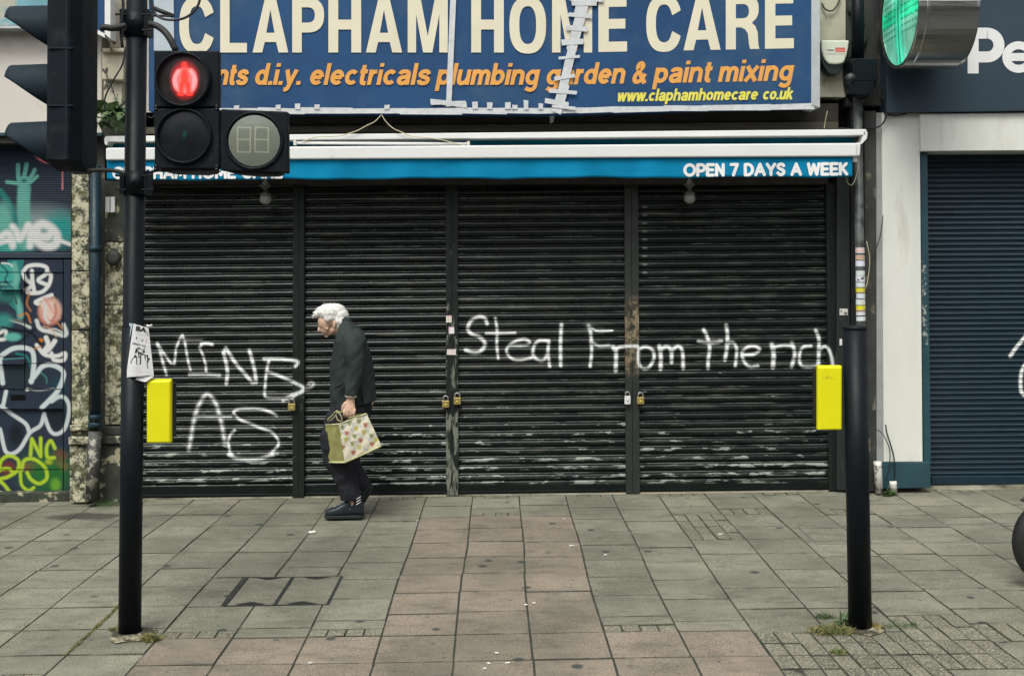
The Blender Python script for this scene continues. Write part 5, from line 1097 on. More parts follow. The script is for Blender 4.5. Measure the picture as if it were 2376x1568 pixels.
for pts, r in (([(234, 66, 5.72), (246, 64, 5.72), (258, 66, 5.72), (274, 64, 5.72), (292, 60, 5.72)], .017), ([(205, 396, 5.72), (240, 395, 5.72), (270, 397, 5.72), (292, 404, 5.72)], .011)):
    mb = MB(); mb.tube([P(*p) for p in catmull(pts, 4)], r, 10); obj('mounting_bracket', mb, M['rubber'], ts)
# ================================================================ pedestrian signal with red man, countdown beside
pd = thing('pedestrian_signal', 'black two-lens pedestrian signal showing a glowing red standing man', 'traffic light', P(432, 260, 5.65))
YF = 5.60
def module(u0, v0, u1, v1, Yf, Yb, parent, name='signal_module'):
    return obj(name, rects((u0, v0, u1, v1, Yf, Yb)), M['plast'], parent, bevel=.007, seg=3)
def ring_hood(uc, vc, rpx, Yf, depth, parent, m=None, lip=.008):
    c = P(uc, vc, Yf); r = rpx*Yf/FPX; mb = MB(); n = 48
    rg = lambda rad, y: [(c.x+rad*math.cos(2*math.pi*k/n), y, c.z+rad*math.sin(2*math.pi*k/n)) for k in range(n)]
    mb.loft([rg(r+.012, Yf), rg(r+.012, Yf-depth*.6), rg(r+.007, Yf-depth), rg(r, Yf-depth), rg(r-.004, Yf-.001)], caps=False); return obj('lens_ring', mb, m or M['plast'], parent), c, r
def disc_canvas(name, uc, vc, rpx, Y, layers, base, m, parent, bulge=.012, nr=36, na=72, post=None):
    c = P(uc, vc, Y); r = rpx*Y/FPX; vs, uv = [], []
    for i in range(nr+1):
        for k in range(na):
            t = i/nr; a_ = 2*math.pi*k/na; vs.append((c.x+r*t*math.cos(a_), Y-bulge*(1-t*t), c.z+r*t*math.sin(a_))); uv.append((uc+rpx*t*math.cos(a_), vc-rpx*t*math.sin(a_)))
    fs = [(i*na+k, (i+1)*na+k, (i+1)*na+(k+1) % na, i*na+(k+1) % na) for i in range(nr) for k in range(na)]
    me = bpy.data.meshes.new(name); me.from_pydata(vs, [], fs); me.update(); rgb, al2 = composite(np.array(uv, float), layers, base)
    set_paint(me, rgb, al2); me.polygons.foreach_set('use_smooth', [True]*len(fs)); return obj(name, me, m, parent)
module(357, 118, 508, 249, YF, YF+.05, pd); module(358, 252, 508, 392, YF, YF+.05, pd); module(366, 128, 490, 384, YF+.051, YF+.17, pd, 'rear_housing')
mb = MB(); mb.loft([[P(u, v, YF+.02) for u, v in ((372, 393), (500, 393), (490, 400), (468, 403), (400, 401), (385, 399))], [Vector((P(u, v, YF+.02).x, YF+.14, P(u, v, YF+.02).z)) for u, v in ((372, 393), (500, 393), (490, 400), (468, 403), (400, 401), (385, 399))]], smooth=False); obj('signal_foot', mb, M['rubber'], pd)
for u in (361, 502):
    for v in (250, 389):
        m_ = module(u-5, v-8, u+5, v+8, YF-.004, YF+.02, pd, 'corner_hinge')
        for dv in (-4, 3):
            mb = MB(); c = P(u, v+dv, YF-.006); mb.ell(c, (.0025, .0025, .0025), 6, 4); obj('hinge_screw', mb, M['steel'], m_)
ring_hood(426, 186, 59, YF, .035, pd); ring_hood(427, 316, 60, YF, .022, pd)
RD, RP = (1.0, .03, .02), (.85, .20, .20)
man = [('b', (429, 186), (28, 38), (.45, .012, .01), .8), ('b', (416, 188), (15, 26), RP, .5), ('b', (443, 188), (15, 28), RP, .5), ('b', (430, 192), (26, 26), RP, .5), ('s', [(428, 150), (428, 153)], 12, RD, 3, False), ('p', [(420, 158), (437, 158), (447, 180), (444, 216), (415, 216), (410, 180)], 0, (.98, .1, .09)),
       ('b', (429, 180), (10, 24), RD, .7), ('s', [(415, 165), (405, 185), (408, 200)], 7, RP, 5), ('s', [(443, 165), (453, 185), (449, 200)], 7, RP, 5), ('s', [(422, 195), (421, 218)], 9, RD, 4, False), ('s', [(437, 195), (438, 218)], 9, RD, 4, False), ('s', [(415, 219), (424, 219)], 6, RD, 2, False), ('s', [(435, 219), (445, 219)], 6, RD, 2, False)]
disc_canvas('red_man_lens', 426, 186, 58, YF-.001, man, (.006, .004, .004), M['redlamp'], pd, 0.004)
grn = [('b', (430, 312), (6, 9), (.01, .05, .035), .6), ('s', [(427, 322), (425, 332)], 3, (.008, .03, .025), 2)]
disc_canvas('unlit_green_lens', 427, 316, 58, YF-.001, grn, (.010, .012, .015), M['lens'], pd, .01)
cdn = thing('countdown_signal', 'square black countdown unit with unlit grey 88 display', 'traffic light', P(592, 327, 5.62))
mb = MB(); mb.qp([(512, 253), (668, 259), (669, 402), (512, 396)], YF+.01, YF+.06); obj('countdown_housing', mb, M['plast'], cdn, bevel=.008, seg=3)
mb = MB(); mb.loft([[P(u, v, YF+.03) for u, v in ((520, 396), (655, 402), (640, 407), (600, 408), (545, 403))], [Vector((P(u, v, YF+.03).x, YF+.12, P(u, v, YF+.03).z)) for u, v in ((520, 396), (655, 402), (640, 407), (600, 408), (545, 403))]], smooth=False); obj('countdown_foot', mb, M['rubber'], cdn)
ring_hood(590, 327, 63, YF+.01, .012, cdn)
DGc = (.36, .37, .27)
seg8 = []
for ox in (552, 593):
    for a_, b_ in (((0, 0), (30, 1)), ((0, 28), (30, 29)), ((0, 57), (30, 58)), ((0, 0), (0, 57)), ((30, 1), (30, 58))): seg8.append(('s', [(ox+a_[0], 296+a_[1]), (ox+b_[0], 296+b_[1])], 2.4, DGc, 2.2, False))
for k in range(5): seg8.append(('b', (572+k*8, 285), (2.5, 1.6), (.24, .25, .18), .6))
disc_canvas('countdown_lens', 590, 327, 59.5, YF+.003, seg8, (.165, .18, .145), M['greylens'], cdn, .012, 60, 110)
mb = MB(); mb.tube([P(*p) for p in catmull([(345, 56, 5.7), (362, 60, 5.7), (380, 72, 5.68), (395, 92, 5.66), (408, 118, 5.66)], 4)], .017, 12); obj('mounting_bracket', mb, M['rubber'], pd)
mb = MB(); mb.tube([P(*p) for p in catmull([(350, 400, 5.7), (362, 396, 5.69), (380, 396, 5.68), (410, 397, 5.67)], 4)], .008, 8); obj('mounting_bracket', mb, M['rubber'], pd)
mb = MB(); mb.tube([P(352, 18, 5.75), P(402, 38, 5.75)], .012, 8); mb.tube([P(352, 37, 5.72), P(404, 38, 5.72)], .006, 6); obj('cable_tray', mb, M['rubber'], pd)
for pts, r, lb in (([(345, -20, 5.7), (352, 10, 5.7), (362, 35, 5.7), (385, 46, 5.68), (420, 45, 5.68), (445, 32, 5.68), (460, 12, 5.68), (468, -20, 5.68)], .007, 'black cable looping out to the right of the tall pole top'),
                   ([(282, -30, 5.75), (286, 20, 5.75), (280, 60, 5.75), (284, 110, 5.75)], .008, 'black cable strapped along the left of the tall pole'),
                   ([(290, 110, 9.0), (284, 150, 9.0), (258, 195, 9.0), (243, 230, 9.0), (244, 262, 9.0)], .007, 'black cable hanging in front of the cream capital'),
                   ([(292, 233, 9.0), (275, 252, 9.0), (255, 262, 9.0), (236, 258, 9.0)], .007, 'black cable sagging through the weed on the pier'),
                   ([(240, 160, 9.1), (258, 200, 9.1), (270, 235, 9.1)], .004, 'thin wire crossing the cream capital'),
                   ([(344, 270, 9.1), (352, 274, 9.1), (360, 262, 9.1)], .005, 'thin wires behind the tall pole under the sign')): cable('cable', pts, r, M['cable'], lb)
# yellow push-button boxes, backs to the camera
for (u0, v0, u1, v1), lb, Y in (((339, 880, 396, 1028), 'yellow push-button box on the tall left pole under the poster', YL-.03), ((1898, 848, 1955, 998), 'yellow push-button box on the short right post', YR-.03)):
    r_ = thing('push_button_box', lb, 'push button box', P((u0+u1)/2, v1, Y), 'yellow boxes on the poles')
    mb = MB(); f1 = [P(u, v, Y) for u, v in ((u0+2, v0+7), (u1-2, v0+6), (u1-3, v1-2), (u0+3, v1-1))]
    f2 = [Vector((P(u, v, Y).x, Y+.012, P(u, v, Y).z)) for u, v in ((u0, v0), (u1, v0), (u1, v1), (u0, v1))]
    f3 = [Vector((p.x, Y+.036, p.z)) for p in f2]
    mb.loft([[f1[3], f1[2], f1[1], f1[0]], [f2[3], f2[2], f2[1], f2[0]], [f3[3], f3[2], f3[1], f3[0]]], smooth=False); obj('box_shell', mb, M['yellow'], r_, bevel=.006, seg=3)
    s_ = 1 if u0 < 1000 else -1
    mb = MB(); a_, b_ = P(u0, v0+10, Y), P(u1, v1-10, Y); mb.box(a_.x+.004+.006*s_, b_.x-.004+.006*s_, Y+.037, Y+.10, b_.z, a_.z); obj('box_back', mb, M['rubber'], r_, bevel=.004)
# ================================================================ poster tied round the pole
def zp(X, Y): return (278.4 + X*.1036, 736.7 + Y*.1036)
BKC, GYC = (.02, .02, .02), (.4, .38, .38)
def PS(w, *p, c=BKC, soft=.6): return ('s', [zp(*q) for q in p], w, c, soft, False)
pl_ = []
for y0, x0_, x1_ in ((345, 350, 590), (385, 360, 600), (1115, 290, 470), (1165, 290, 520), (1205, 280, 500), (1275, 180, 590), (1310, 180, 420), (1215, 560, 690), (1280, 560, 690)): pl_.append(PS(.7, (x0_, y0), (x1_, y0+55*(x1_-x0_)/330), c=(.45, .4, .42), soft=.8))
pl_ += [PS(2.6, (372, 445), (368, 475), soft=1), ('b', zp(495, 490), (4.0, 4.6), (.3, .3, .32), .3), ('b', zp(495, 485), (3.2, 3.7), (.7, .7, .7), .3), ('b', zp(500, 520), (2.8, 1.6), BKC, .4), PS(1.6, (585, 480), (590, 560), c=(.5, .2, .25))]
pl_ += [('b', zp(420, 688), (3.2, 2.6), BKC, .4), PS(4.6, (375, 710), (355, 780)), PS(4.8, (340, 855), (350, 880)), PS(2.2, (325, 880), (265, 950), (245, 1015)), PS(2.2, (375, 880), (375, 960), (368, 1030)), PS(1.4, (368, 1030), (395, 1048)), PS(1.4, (240, 1012), (262, 1030)), PS(1.8, (440, 705), (510, 725)),
        PS(2.4, (545, 690), (530, 750)), PS(4.6, (520, 770), (545, 765)), PS(5, (440, 790), (490, 820)), PS(2.6, (400, 740), (415, 800), (430, 900)), PS(3.0, (465, 850), (460, 960), (455, 1040)), PS(1.2, (455, 1040), (432, 1052)), PS(2.8, (510, 815), (570, 850), (560, 900)), PS(1.8, (560, 880), (575, 960)),
        PS(4, (612, 850), (630, 950), (615, 1000)), ('b', zp(655, 930), (2.2, 2.2), BKC, .4), PS(2, (608, 1000), (612, 1060), (628, 1140)), PS(1.6, (600, 330), (625, 415)), PS(1.2, (570, 850), (600, 860))]
YPo = YL - .0605
cxp = P(312, 810, YL).x
def wrapP(u, v):      # paper curves round the pole in its left part, then flares off to the right
    x = P(u, v, YPo).x; d = x - cxp - .012; r = .064
    if abs(d) < r: y = YL - math.sqrt(max(r*r-d*d, 0)) - .0015
    else: y = YL - .0015
    y = max(y, YL - .066); 
    if d > .03: y = YL - math.sqrt(r*r-.03**2) - .0015 + (d-.03)*.35
    p = P(u, v, y); return p
ps = thing('poster', 'white paper poster with dark standing figures tied round the left pole', 'poster', wrapP(325, 820))
q = [zp(300, 135), zp(640, 235), zp(760, 1290), zp(132, 1340)]
o = canvas('poster_sheet', q, 130, 240, 0, pl_, (.74, .73, .74), M['paper'], ps, toworld=lambda u, v: wrapP(u, v + (0 if u < 330 else -0.0)))
sm = o.modifiers.new('t', 'SOLIDIFY'); sm.thickness = .0006
mb = MB(); a1, a2, a3 = zp(590, 1385), zp(760, 1285), zp(700, 1290)
mb2 = MB(); tri = [zp(132, 1340), zp(760, 1290), zp(745, 1330), zp(620, 1410), zp(580, 1445)]; mb2.add([wrapP(*t) for t in tri], [tuple(range(5))]); obj('poster_sheet', mb2, M['paperw'] if 'paperw' in M else mat('plain_paper', (.72, .71, .72), .8), ps)
# printed words follow the paper
def poster_text(body, A, Bp, hpx, off=.03):
    v, f = text_pts(body, 0, off); lo, hi = v.min(0), v.max(0); (ax, ay), (bx, by) = zp(*A), zp(*Bp); ux, uy = bx-ax, by-ay; L = math.hypot(ux, uy); nx, ny = uy/L, -ux/L
    pts = []
    for p in v:
        s = (p[0]-lo[0])/(hi[0]-lo[0]); t = (p[1]-lo[1])/(hi[1]-lo[1])*hpx; w = wrapP(ax+ux*s+nx*t, ay+uy*s+ny*t); w.y -= .0016; pts.append(w)
    m3 = MB(); m3.add(pts, f); obj('poster_lettering', m3, M['rubber'], ps)
poster_text('BA', (350, 290), (590, 340), 11, .05); poster_text('FIRST CL', (278, 590), (590, 665), 3.6, .03)
bl = MB(); ql = [zp(80, 115), zp(285, 135), zp(215, 440), zp(150, 700), zp(60, 1240), zp(75, 500)]
bl.add([wrapP(*t)+Vector((0, .002, 0)) for t in ql], [tuple(range(6))]); tag(obj('blue_leaflet', bl, M['bluepaper']), 'pale blue paper strip wrapped round the left pole beside the poster', 'poster')
tie = MB(); tie.tube([P(340, 755, YL-.068), P(346, 757, YL-.06), P(353, 754, YL-.05)], .006, 8); obj('paper_tie', tie, M['litter'], ps)
# ================================================================ the walking person
PY = 8.62
def PP(u, v, dy=0.0): return P(u, v, PY+dy)
def fuse(mb, name, mat_, vox=.006, smooth=4, parent=None, disp=None, sub=0):
    me = mb.mesh('tmp'); o = bpy.data.objects.new('tmp', me); COL.objects.link(o)
    r = o.modifiers.new('r', 'REMESH'); r.mode = 'VOXEL'; r.voxel_size = vox
    if smooth:
        s_ = o.modifiers.new('s', 'SMOOTH'); s_.iterations = smooth; s_.factor = .5
    dg = bpy.context.evaluated_depsgraph_get(); dg.update(); m2 = bpy.data.meshes.new_from_object(o.evaluated_get(dg)); m2.name = name
    COL.objects.unlink(o); bpy.data.objects.remove(o); bpy.data.meshes.remove(me)
    if disp:
        m2.update(); nn = [v.normal.copy() for v in m2.vertices]
        for v, n_ in zip(m2.vertices, nn): v.co += n_*disp(v.co)
    m2.polygons.foreach_set('use_smooth', [True]*len(m2.polygons)); m2.update()
    return obj(name, m2, mat_, parent)
def limb(mb, pts, n=16):       # pts: (u, v, dy, ra[, rb])  rings across the path, round caps
    q = [tuple(list(p) + [p[3]]*(5-len(p))) for p in pts]; q = catmull(q, 4)
    mb.tube([PP(p[0], p[1], p[2]) for p in q], [(p[3], p[4]) for p in q], n)
def hring(u0, u1, v, dep, dvf=0, dvb=0, dy=0, n=28, pw=.85):
    r = []
    for k in range(n):
        a = 2*math.pi*k/n; c, s = math.cos(a), math.sin(a); c = math.copysign(abs(c)**pw, c); s = math.copysign(abs(s)**pw, s)
        um = (u0+u1)/2; u = um+(u1-u0)/2*c; t = (c+1)/2; p = PP(u, v+dvf*(1-t)+dvb*t, dy); r.append(Vector((p.x, p.y+dep*s, p.z)))
    return r
body = MB()
# head, neck and trunk
Rt = Matrix.Rotation(math.radians(24), 3, 'Y')
def E(mb, u, v, dy, ax, ang=0): mb.ell(PP(u, v, dy), ax, 18, 12, Matrix.Rotation(math.radians(ang), 3, 'Y'))
E(body, 774, 736, 0, (.098, .074, .082), -25); E(body, 756, 748, 0, (.062, .060, .075), -18); E(body, 757, 762, 0, (.05, .045, .05), -20); E(body, 765, 771, 0, (.028, .028, .026), -20); E(body, 776, 764, 0, (.045, .05, .036), -35)
limb(body, [(744, 750, 0, .010, .013), (742, 760, 0, .015, .016), (741.5, 767, 0, .014, .018), (746, 768, 0, .008, .01)])      # nose
limb(body, [(742, 744, -.038, .011), (743, 745, 0, .014), (742, 744, .038, .011)])        # brow
limb(body, [(751, 771.5, -.018, .008), (748.5, 772, 0, .010), (751, 771.5, .018, .008)])   # upper lip
limb(body, [(754, 775, -.016, .008), (751.5, 776, 0, .010), (754, 775, .016, .008)])
limb(body, [(757, 779, -.01, .014), (758, 779, .01, .014)])
limb(body, [(752, 759, -.044, .010), (761, 764, -.042, .014)]); limb(body, [(752, 759, .044, .010), (761, 764, .042, .014)])
for sgn in (-1, 1):
    E(body, 777, 750, sgn*.072, (.017, .012, .032), 18); E(body, 775.5, 757, sgn*.074, (.010, .010, .013), 18)
limb(body, [(780, 752, 0, .055), (793, 764, 0, .058), (806, 780, 0, .065), (812, 830, 0, .10, .14), (816, 900, 0, .11, .15), (815, 940, 0, .11, .14)])
limb(body, [(818, 940, -.07, .09), (790, 985, -.09, .08), (776, 1035, -.09, .065), (797, 1095, -.09, .05), (818, 1160, -.09, .04), (812, 1180, -.09, .04)])
limb(body, [(820, 940, .07, .09), (812, 1010, .1, .08), (808, 1075, .1, .06), (838, 1130, .1, .045), (846, 1145, .1, .04)])
limb(body, [(818, 785, -.15, .06), (820, 830, -.2, .05), (824, 870, -.21, .045), (815, 915, -.22, .034), (814, 925, -.225, .030, .026), (812, 936, -.23, .038, .024), (811, 946, -.235, .044, .025), (811, 955, -.238, .043, .026)])
for i, u in enumerate((799.5, 807, 814.5, 821.5)):
    l = (4.5, 7, 6.5, 4)[i]
    limb(body, [(u+1, 948, -.235, .013), (u, 956, -.25, .0125), (u-.3, 960+l*.6, -.247, .0118), (u, 962+l, -.225, .0112), (u, 959+l*.5, -.20, .010)], 10)
limb(body, [(803, 934, -.235, .015), (796.5, 943, -.24, .014), (795.5, 951, -.232, .013), (800, 956, -.222, .011)], 10)     # thumb
limb(body, [(822, 790, .15, .06), (846, 850, .19, .045), (854, 905, .2, .034), (856, 918, .2, .03), (857, 930, .2, .035, .022), (857, 940, .2, .03, .02)])
for i in range(4): limb(body, [(852+i*3.2, 938, .2, .011), (851+i*3.2, 946, .195, .0105), (852+i*3, 951, .18, .009)], 8)
pr = thing('person', 'white-haired stooped person in charcoal jacket walking left with a patterned shopping bag', 'person', PP(815, 1195))
bo = fuse(body, 'body', M['skin'], .0042, 3, pr)
# tints: brows, eyes, ears, mouth as paint on skin
xy = proj([v.co[:] for v in bo.data.vertices]); 
rgb, a_ = composite(xy, [('b', (762, 760), (9, 8), (.6, .28, .2), .9), ('s', [(743, 746), (752, 744)], 1.6, (.5, .42, .36), 1), ('s', [(745.5, 750), (750.5, 749.5)], 2.2, (.07, .04, .03), 1.2), ('s', [(751, 774), (757, 772.5)], 1.2, (.3, .09, .07), .8), ('s', [(777, 745), (779, 756)], 2, (.4, .16, .1), 2), ('b', (781, 766), (5, 3), (.35, .2, .13), .9),
     ('s', [(748, 764), (755, 771)], 1.4, (.42, .22, .15), 1.5), ('b', (744, 768), (3, 2), (.3, .1, .07), .8), ('s', [(799, 959), (824, 960)], 3, (.36, .17, .1), 4)])
set_paint(bo.data, rgb, a_*.75)
# hair
def _h(c): return .002*mnoise.noise(Vector((c.x*22, c.y*30, c.z*22)))
hair = MB()
E(hair, 770, 724, 0, (.112, .088, .066), -8); E(hair, 789, 732, 0, (.066, .08, .065), -30); E(hair, 748, 724, 0, (.05, .066, .045), 20); E(hair, 737, 729, -.01, (.035, .042, .026), 40); E(hair, 731, 733, -.01, (.018, .026, .018), 30)
E(hair, 798, 734, 0, (.036, .06, .045), 10); E(hair, 787, 744, -.062, (.042, .02, .036), 0); E(hair, 787, 744, .062, (.042, .02, .036), 0); E(hair, 769, 735, -.072, (.03, .014, .03), 20); E(hair, 803, 741, 0, (.026, .05, .022), 25); E(hair, 760, 737, -.066, (.028, .014, .034), 20); E(hair, 760, 737, .066, (.028, .014, .034), 20); E(hair, 765, 711, 0, (.07, .06, .022), 0)
hr_ = fuse(hair, 'hair', M['hair'], .004, 9, pr, disp=lambda c: _h(c) + .002*mnoise.noise(Vector((c.x*90, c.y*90, c.z*60))))
random.seed(4); stn = MB(); hv = [(v.co.copy(), v.normal.copy()) for v in hr_.data.vertices]
for co, no in random.sample(hv, min(3200, len(hv))):
    t_ = Vector((.75, random.uniform(-.4, .4), -.45)) if co.x > PP(744, 0).x else Vector((-.6, random.uniform(-.4, .4), -.3))
    t_ = (t_ - no*t_.dot(no)).normalized(); dd = (t_ + no*random.uniform(.02, .3) + Vector((random.gauss(0, .25), random.gauss(0, .25), random.gauss(0, .25)))).normalized()
    L_ = random.uniform(.012, .028); sd_ = dd.cross(no).normalized()*.0016; p0 = co-no*.002; p1 = p0+dd*L_*.6; p2 = p1+(dd-no*.5).normalized()*L_*.5
    stn.add([p0-sd_, p0+sd_, p1+sd_, p2, p1-sd_], [(0, 1, 2, 4), (4, 2, 3)])
so_ = obj('hair_strands', stn, M['hair'], hr_); so_['kind'] = 'stuff'
# jacket: trunk plus sleeves
jk = MB()
rings = [hring(768, 871, 930, .185, 28, -4), hring(767, 871, 900, .19, 14, -2), hring(768, 868, 870, .19), hring(769, 863, 840, .19), hring(773, 858, 812, .195), hring(777, 851, 790, .2), hring(783, 845, 773, .19), hring(787, 834, 759, .15), hring(790, 822, 750, .10), hring(792, 815, 745, .07)]
jk.loft(rings)
limb(jk, [(815, 776, -.12, .075), (822, 790, -.165, .09), (822, 820, -.2, .083), (825, 855, -.21, .074), (821, 885, -.215, .064), (816.5, 908, -.22, .056), (815.5, 918, -.222, .054)])
limb(jk, [(822, 785, .13, .08), (838, 830, .19, .07), (850, 880, .2, .06), (855, 915, .2, .054)])
limb(jk, [(789, 757, -.05, .02), (786, 748, -.045, .018), (795, 744, -.055, .02), (806, 744, -.04, .02), (812, 747, 0, .022), (806, 744, .04, .02), (792, 746, .05, .02)])  # collar
jk2 = fuse(jk, 'jacket', M['jacket'], .006, 3, pr, disp=lambda c: .014*mnoise.noise(Vector((c.x*11+c.z*5, c.y*8, c.z*3.0))) + .006*mnoise.noise(Vector((c.x*20-c.z*16, c.y*14, c.z*9))) + .0028*mnoise.noise(Vector((c.x*26+c.z*8, c.y*20, c.z*9))))
# pocket flap, vent edge, buttons, cuff
fl_ = MB(); fl_.tube([PP(778, 898, -.205), PP(788, 894, -.215), PP(797, 887, -.215)], [(.008, .012), (.012, .012), (.008, .01)], 8); obj('pocket_flap', fl_, M['trouser'], jk2)
for i in range(3):
    b_ = MB(); b_.ell(PP(829+i*.3, 893+i*6, -.272+i*.004), (.005, .003, .005), 8, 6); obj('cuff_button', b_, M['sole'], jk2)
cf = MB(); limb(cf, [(814.5, 914, -.222, .046), (814.2, 921.5, -.224, .045)]); obj('shirt_cuff', cf, M['cuff'], pr)
sc = MB(); limb(sc, [(788, 768, -.03, .014), (785, 757, -.055, .016), (790, 748, -.062, .015), (798, 743, -.05, .014)]); obj('shirt_collar', sc, M['cuff'], pr)
ve = MB(); ve.tube([PP(838, 880, -.197), PP(840, 905, -.192), PP(841, 934, -.185)], [(.003, .006), (.005, .006), (.010, .006)], 6); obj('jacket_vent', ve, M['trouser'], jk2)
# trousers
tr = MB()
tr.loft([hring(783, 852, 985, .16), hring(776, 862, 950, .18), hring(777, 862, 920, .175), hring(780, 860, 890, .16)])
limb(tr, [(808, 945, -.07, .125, .11), (786, 985, -.09, .12, .1), (774, 1025, -.095, .103, .095), (780, 1062, -.095, .097, .088), (798, 1100, -.09, .09, .082), (812, 1140, -.09, .083, .078), (815, 1158, -.09, .080, .075)])
limb(tr, [(828, 945, .07, .12, .11), (816, 1010, .1, .11, .1), (810, 1070, .1, .098, .09), (828, 1108, .1, .08, .08), (844, 1134, .1, .07, .07)])
fuse(tr, 'trousers', M['trouser'], .007, 3, pr, disp=lambda c: .013*mnoise.noise(Vector((c.x*7, c.y*6, c.z*12))) + .006*mnoise.noise(c*24))
# shoes
def shoe(prof, dy, hw, name='shoe'):
    mb = MB(); rings = []
    for (u, vt, vb, k) in prof:
        n = 16; r = []
        for i in range(n):
            a = 2*math.pi*i/n; c, s = math.cos(a), math.sin(a); s = math.copysign(abs(s)**.7, s); c = math.copysign(abs(c)**.8, c)
            v = (vt+vb)/2 - (vb-vt)/2*s; p = PP(u, v, dy); r.append(Vector((p.x, p.y+hw*k*c, p.z)))
        rings.append(r)
    mb.loft(rings); return mb
mb = shoe([(755, 1186, 1195, .5), (758, 1182, 1195.5, .75), (766, 1178.5, 1195.5, .95), (777, 1175, 1195.5, 1.0), (787, 1171, 1195, .95), (796, 1166, 1195, .85), (804, 1160, 1195, .8), (812, 1154, 1195, .8), (824, 1152, 1195, .78), (834, 1153, 1195, .75), (841, 1160, 1194, .68), (844, 1170, 1192, .5)], -.09, .05)
s1 = obj('shoe', mb, M['shoe'], pr)
mb = MB(); outl = [(753, .5), (758, .85), (768, 1.05), (785, 1.05), (800, .92), (820, .88), (836, .86), (845, .6)]
vs0 = [PP(u, 1193, -.09)+Vector((0, -.05*k, 0)) for u, k in outl] + [PP(u, 1193, -.09)+Vector((0, .05*k, 0)) for u, k in reversed(outl)]
mb.loft([vs0, [p+Vector((0, 0, -.0235)) for p in vs0]], smooth=False); obj('shoe_sole', mb, M['sole'], s1, bevel=.004)
mb = MB(); a = PP(776, 1174, -.137); mb.box(a.x-.008, a.x+.012, a.y-.003, a.y+.006, a.z-.006, a.z+.002); obj('shoe_buckle', mb, M['steel'], s1, bevel=.002)
for i in range(3):
    mb = MB(); d = i*6.2
    mb.tube([PP(827-i*.2, 1158+d, -.163+.002*i), PP(832, 1155+d, -.160), (PP(837.5, 1151+d, -.135))], .0028, 6); obj('stripe', mb, M['litter'], s1)
mb = MB(); limb(mb, [(837, 1163, .1, .030, .042), (839, 1155, .1, .042, .05), (844, 1142, .1, .044, .046), (850, 1130, .1, .046, .042), (855, 1122, .1, .036, .036)]); s2_ = obj('shoe', mb, M['shoe'], pr)
mb = MB(); limb(mb, [(843, 1165, .1, .012, .042), (851, 1152, .1, .014, .05), (857, 1139, .1, .014, .044), (862, 1128, .1, .012, .036)]); obj('shoe_sole', mb, M['sole'], s2_)
# ================================================================ shopping bag
bg = thing('shopping_bag', 'olive jute shopping bag with printed tulips carried by the walking person', 'bag', PP(815, 1060, -.23))
YB_ = PY-.30
FTL, FTR, FBR, FBL = (789, 983), (850, 959), (884, 1034), (801, 1072)
BTL, BBL = (755, 985.5), (764, 1072)
ftl, ftr, fbr, fbl = [P(*q, YB_) for q in (FTL, FTR, FBR, FBL)]
btl, bbl = P(*BTL, YB_+.13), P(*BBL, YB_+.13); btr, bbr = ftr+(btl-ftl), fbr+(bbl-fbl)
lay = []
def zb2(X, Y): return (754+X*.1295, 899+Y*.1295)
for X, Y, c in ((725, 670, 'r'), (390, 815, 'r'), (640, 945, 'r'), (845, 1010, 'r'), (510, 1165, 'r'), (315, 1070, 'r'), (560, 735, 'y'), (700, 795, 'y'), (380, 925, 'y'), (625, 1070, 'y'), (265, 840, 'y'), (920, 930, 'y'), (610, 600, 'g'), (440, 640, 'g'), (535, 870, 'g'), (830, 860, 'g'), (490, 1000, 'g'), (320, 710, 'g')):
    col = {'r': (.40, .15, .11), 'y': (.46, .42, .12), 'g': (.22, .25, .12)}[c]; a, b_ = zb2(X, Y); k = 1.12
    lay.append(('p', [(a-5*k, b_-4.5*k), (a-1.5*k, b_-3.5*k), (a, b_-5.5*k), (a+2*k, b_-3.5*k), (a+5*k, b_-4.5*k), (a+4.4*k, b_+1*k), (a+1.5*k, b_+5.2*k), (a-1.5*k, b_+5.2*k), (a-4.4*k, b_+1*k)], 0, col))
for X, Y, an in ((640, 690, .7), (690, 560, -.9), (480, 760, .9), (600, 830, -.9), (775, 790, 1.3), (780, 915, .7), (550, 965, .4), (440, 930, 1.4), (440, 1050, .9), (700, 1070, 1.5), (330, 820, .9), (360, 690, -.9), (300, 940, -1.0), (500, 650, 1.5), (740, 1110, .3)):
    lay.append(('b', zb2(X, Y), (6.2, 2.4), (.42, .43, .47), .5, an))
lay += [('s', [FBL, FBR], 4, (.42, .40, .10), 2, False), ('s', [(803, 1069), (884, 1031)], 1.2, (.12, .13, .04), 1, False)]
sh = MB()
sh.add([ftl, ftr, fbr, fbl, btl, btr, bbr, bbl], [(0, 3, 2, 1)[::-1], (4, 0, 3, 7), (5, 6, 2, 1), (4, 7, 6, 5), (3, 7, 6, 2)])
o = obj('bag_body', sh, M['bag'], bg); sb_ = o.modifiers.new('s', 'SUBSURF'); sb_.subdivision_type = 'SIMPLE'; sb_.levels = 3; sb_.render_levels = 3
so = o.modifiers.new('t', 'SOLIDIFY'); so.thickness = .004; so.offset = 1
def bagY(u, v): return YB_-.006 - .010*math.sin(math.pi*min(max((u-789)/80, 0), 1))*math.sin(math.pi*min(max((v-960)/110, 0), 1)) + .003*math.sin(u*.21+v*.13)
o = canvas('printed_panel', [(FTL[0]-3, FTL[1]-1), (FTR[0], FTR[1]-1), (FBR[0]+1, FBR[1]), (FBL[0]-1, FBL[1]+1)], 90, 100, 0, lay, (.64, .585, .46), M['bagfront'], bg, toworld=lambda u, v: P(u, v, bagY(u, v)))
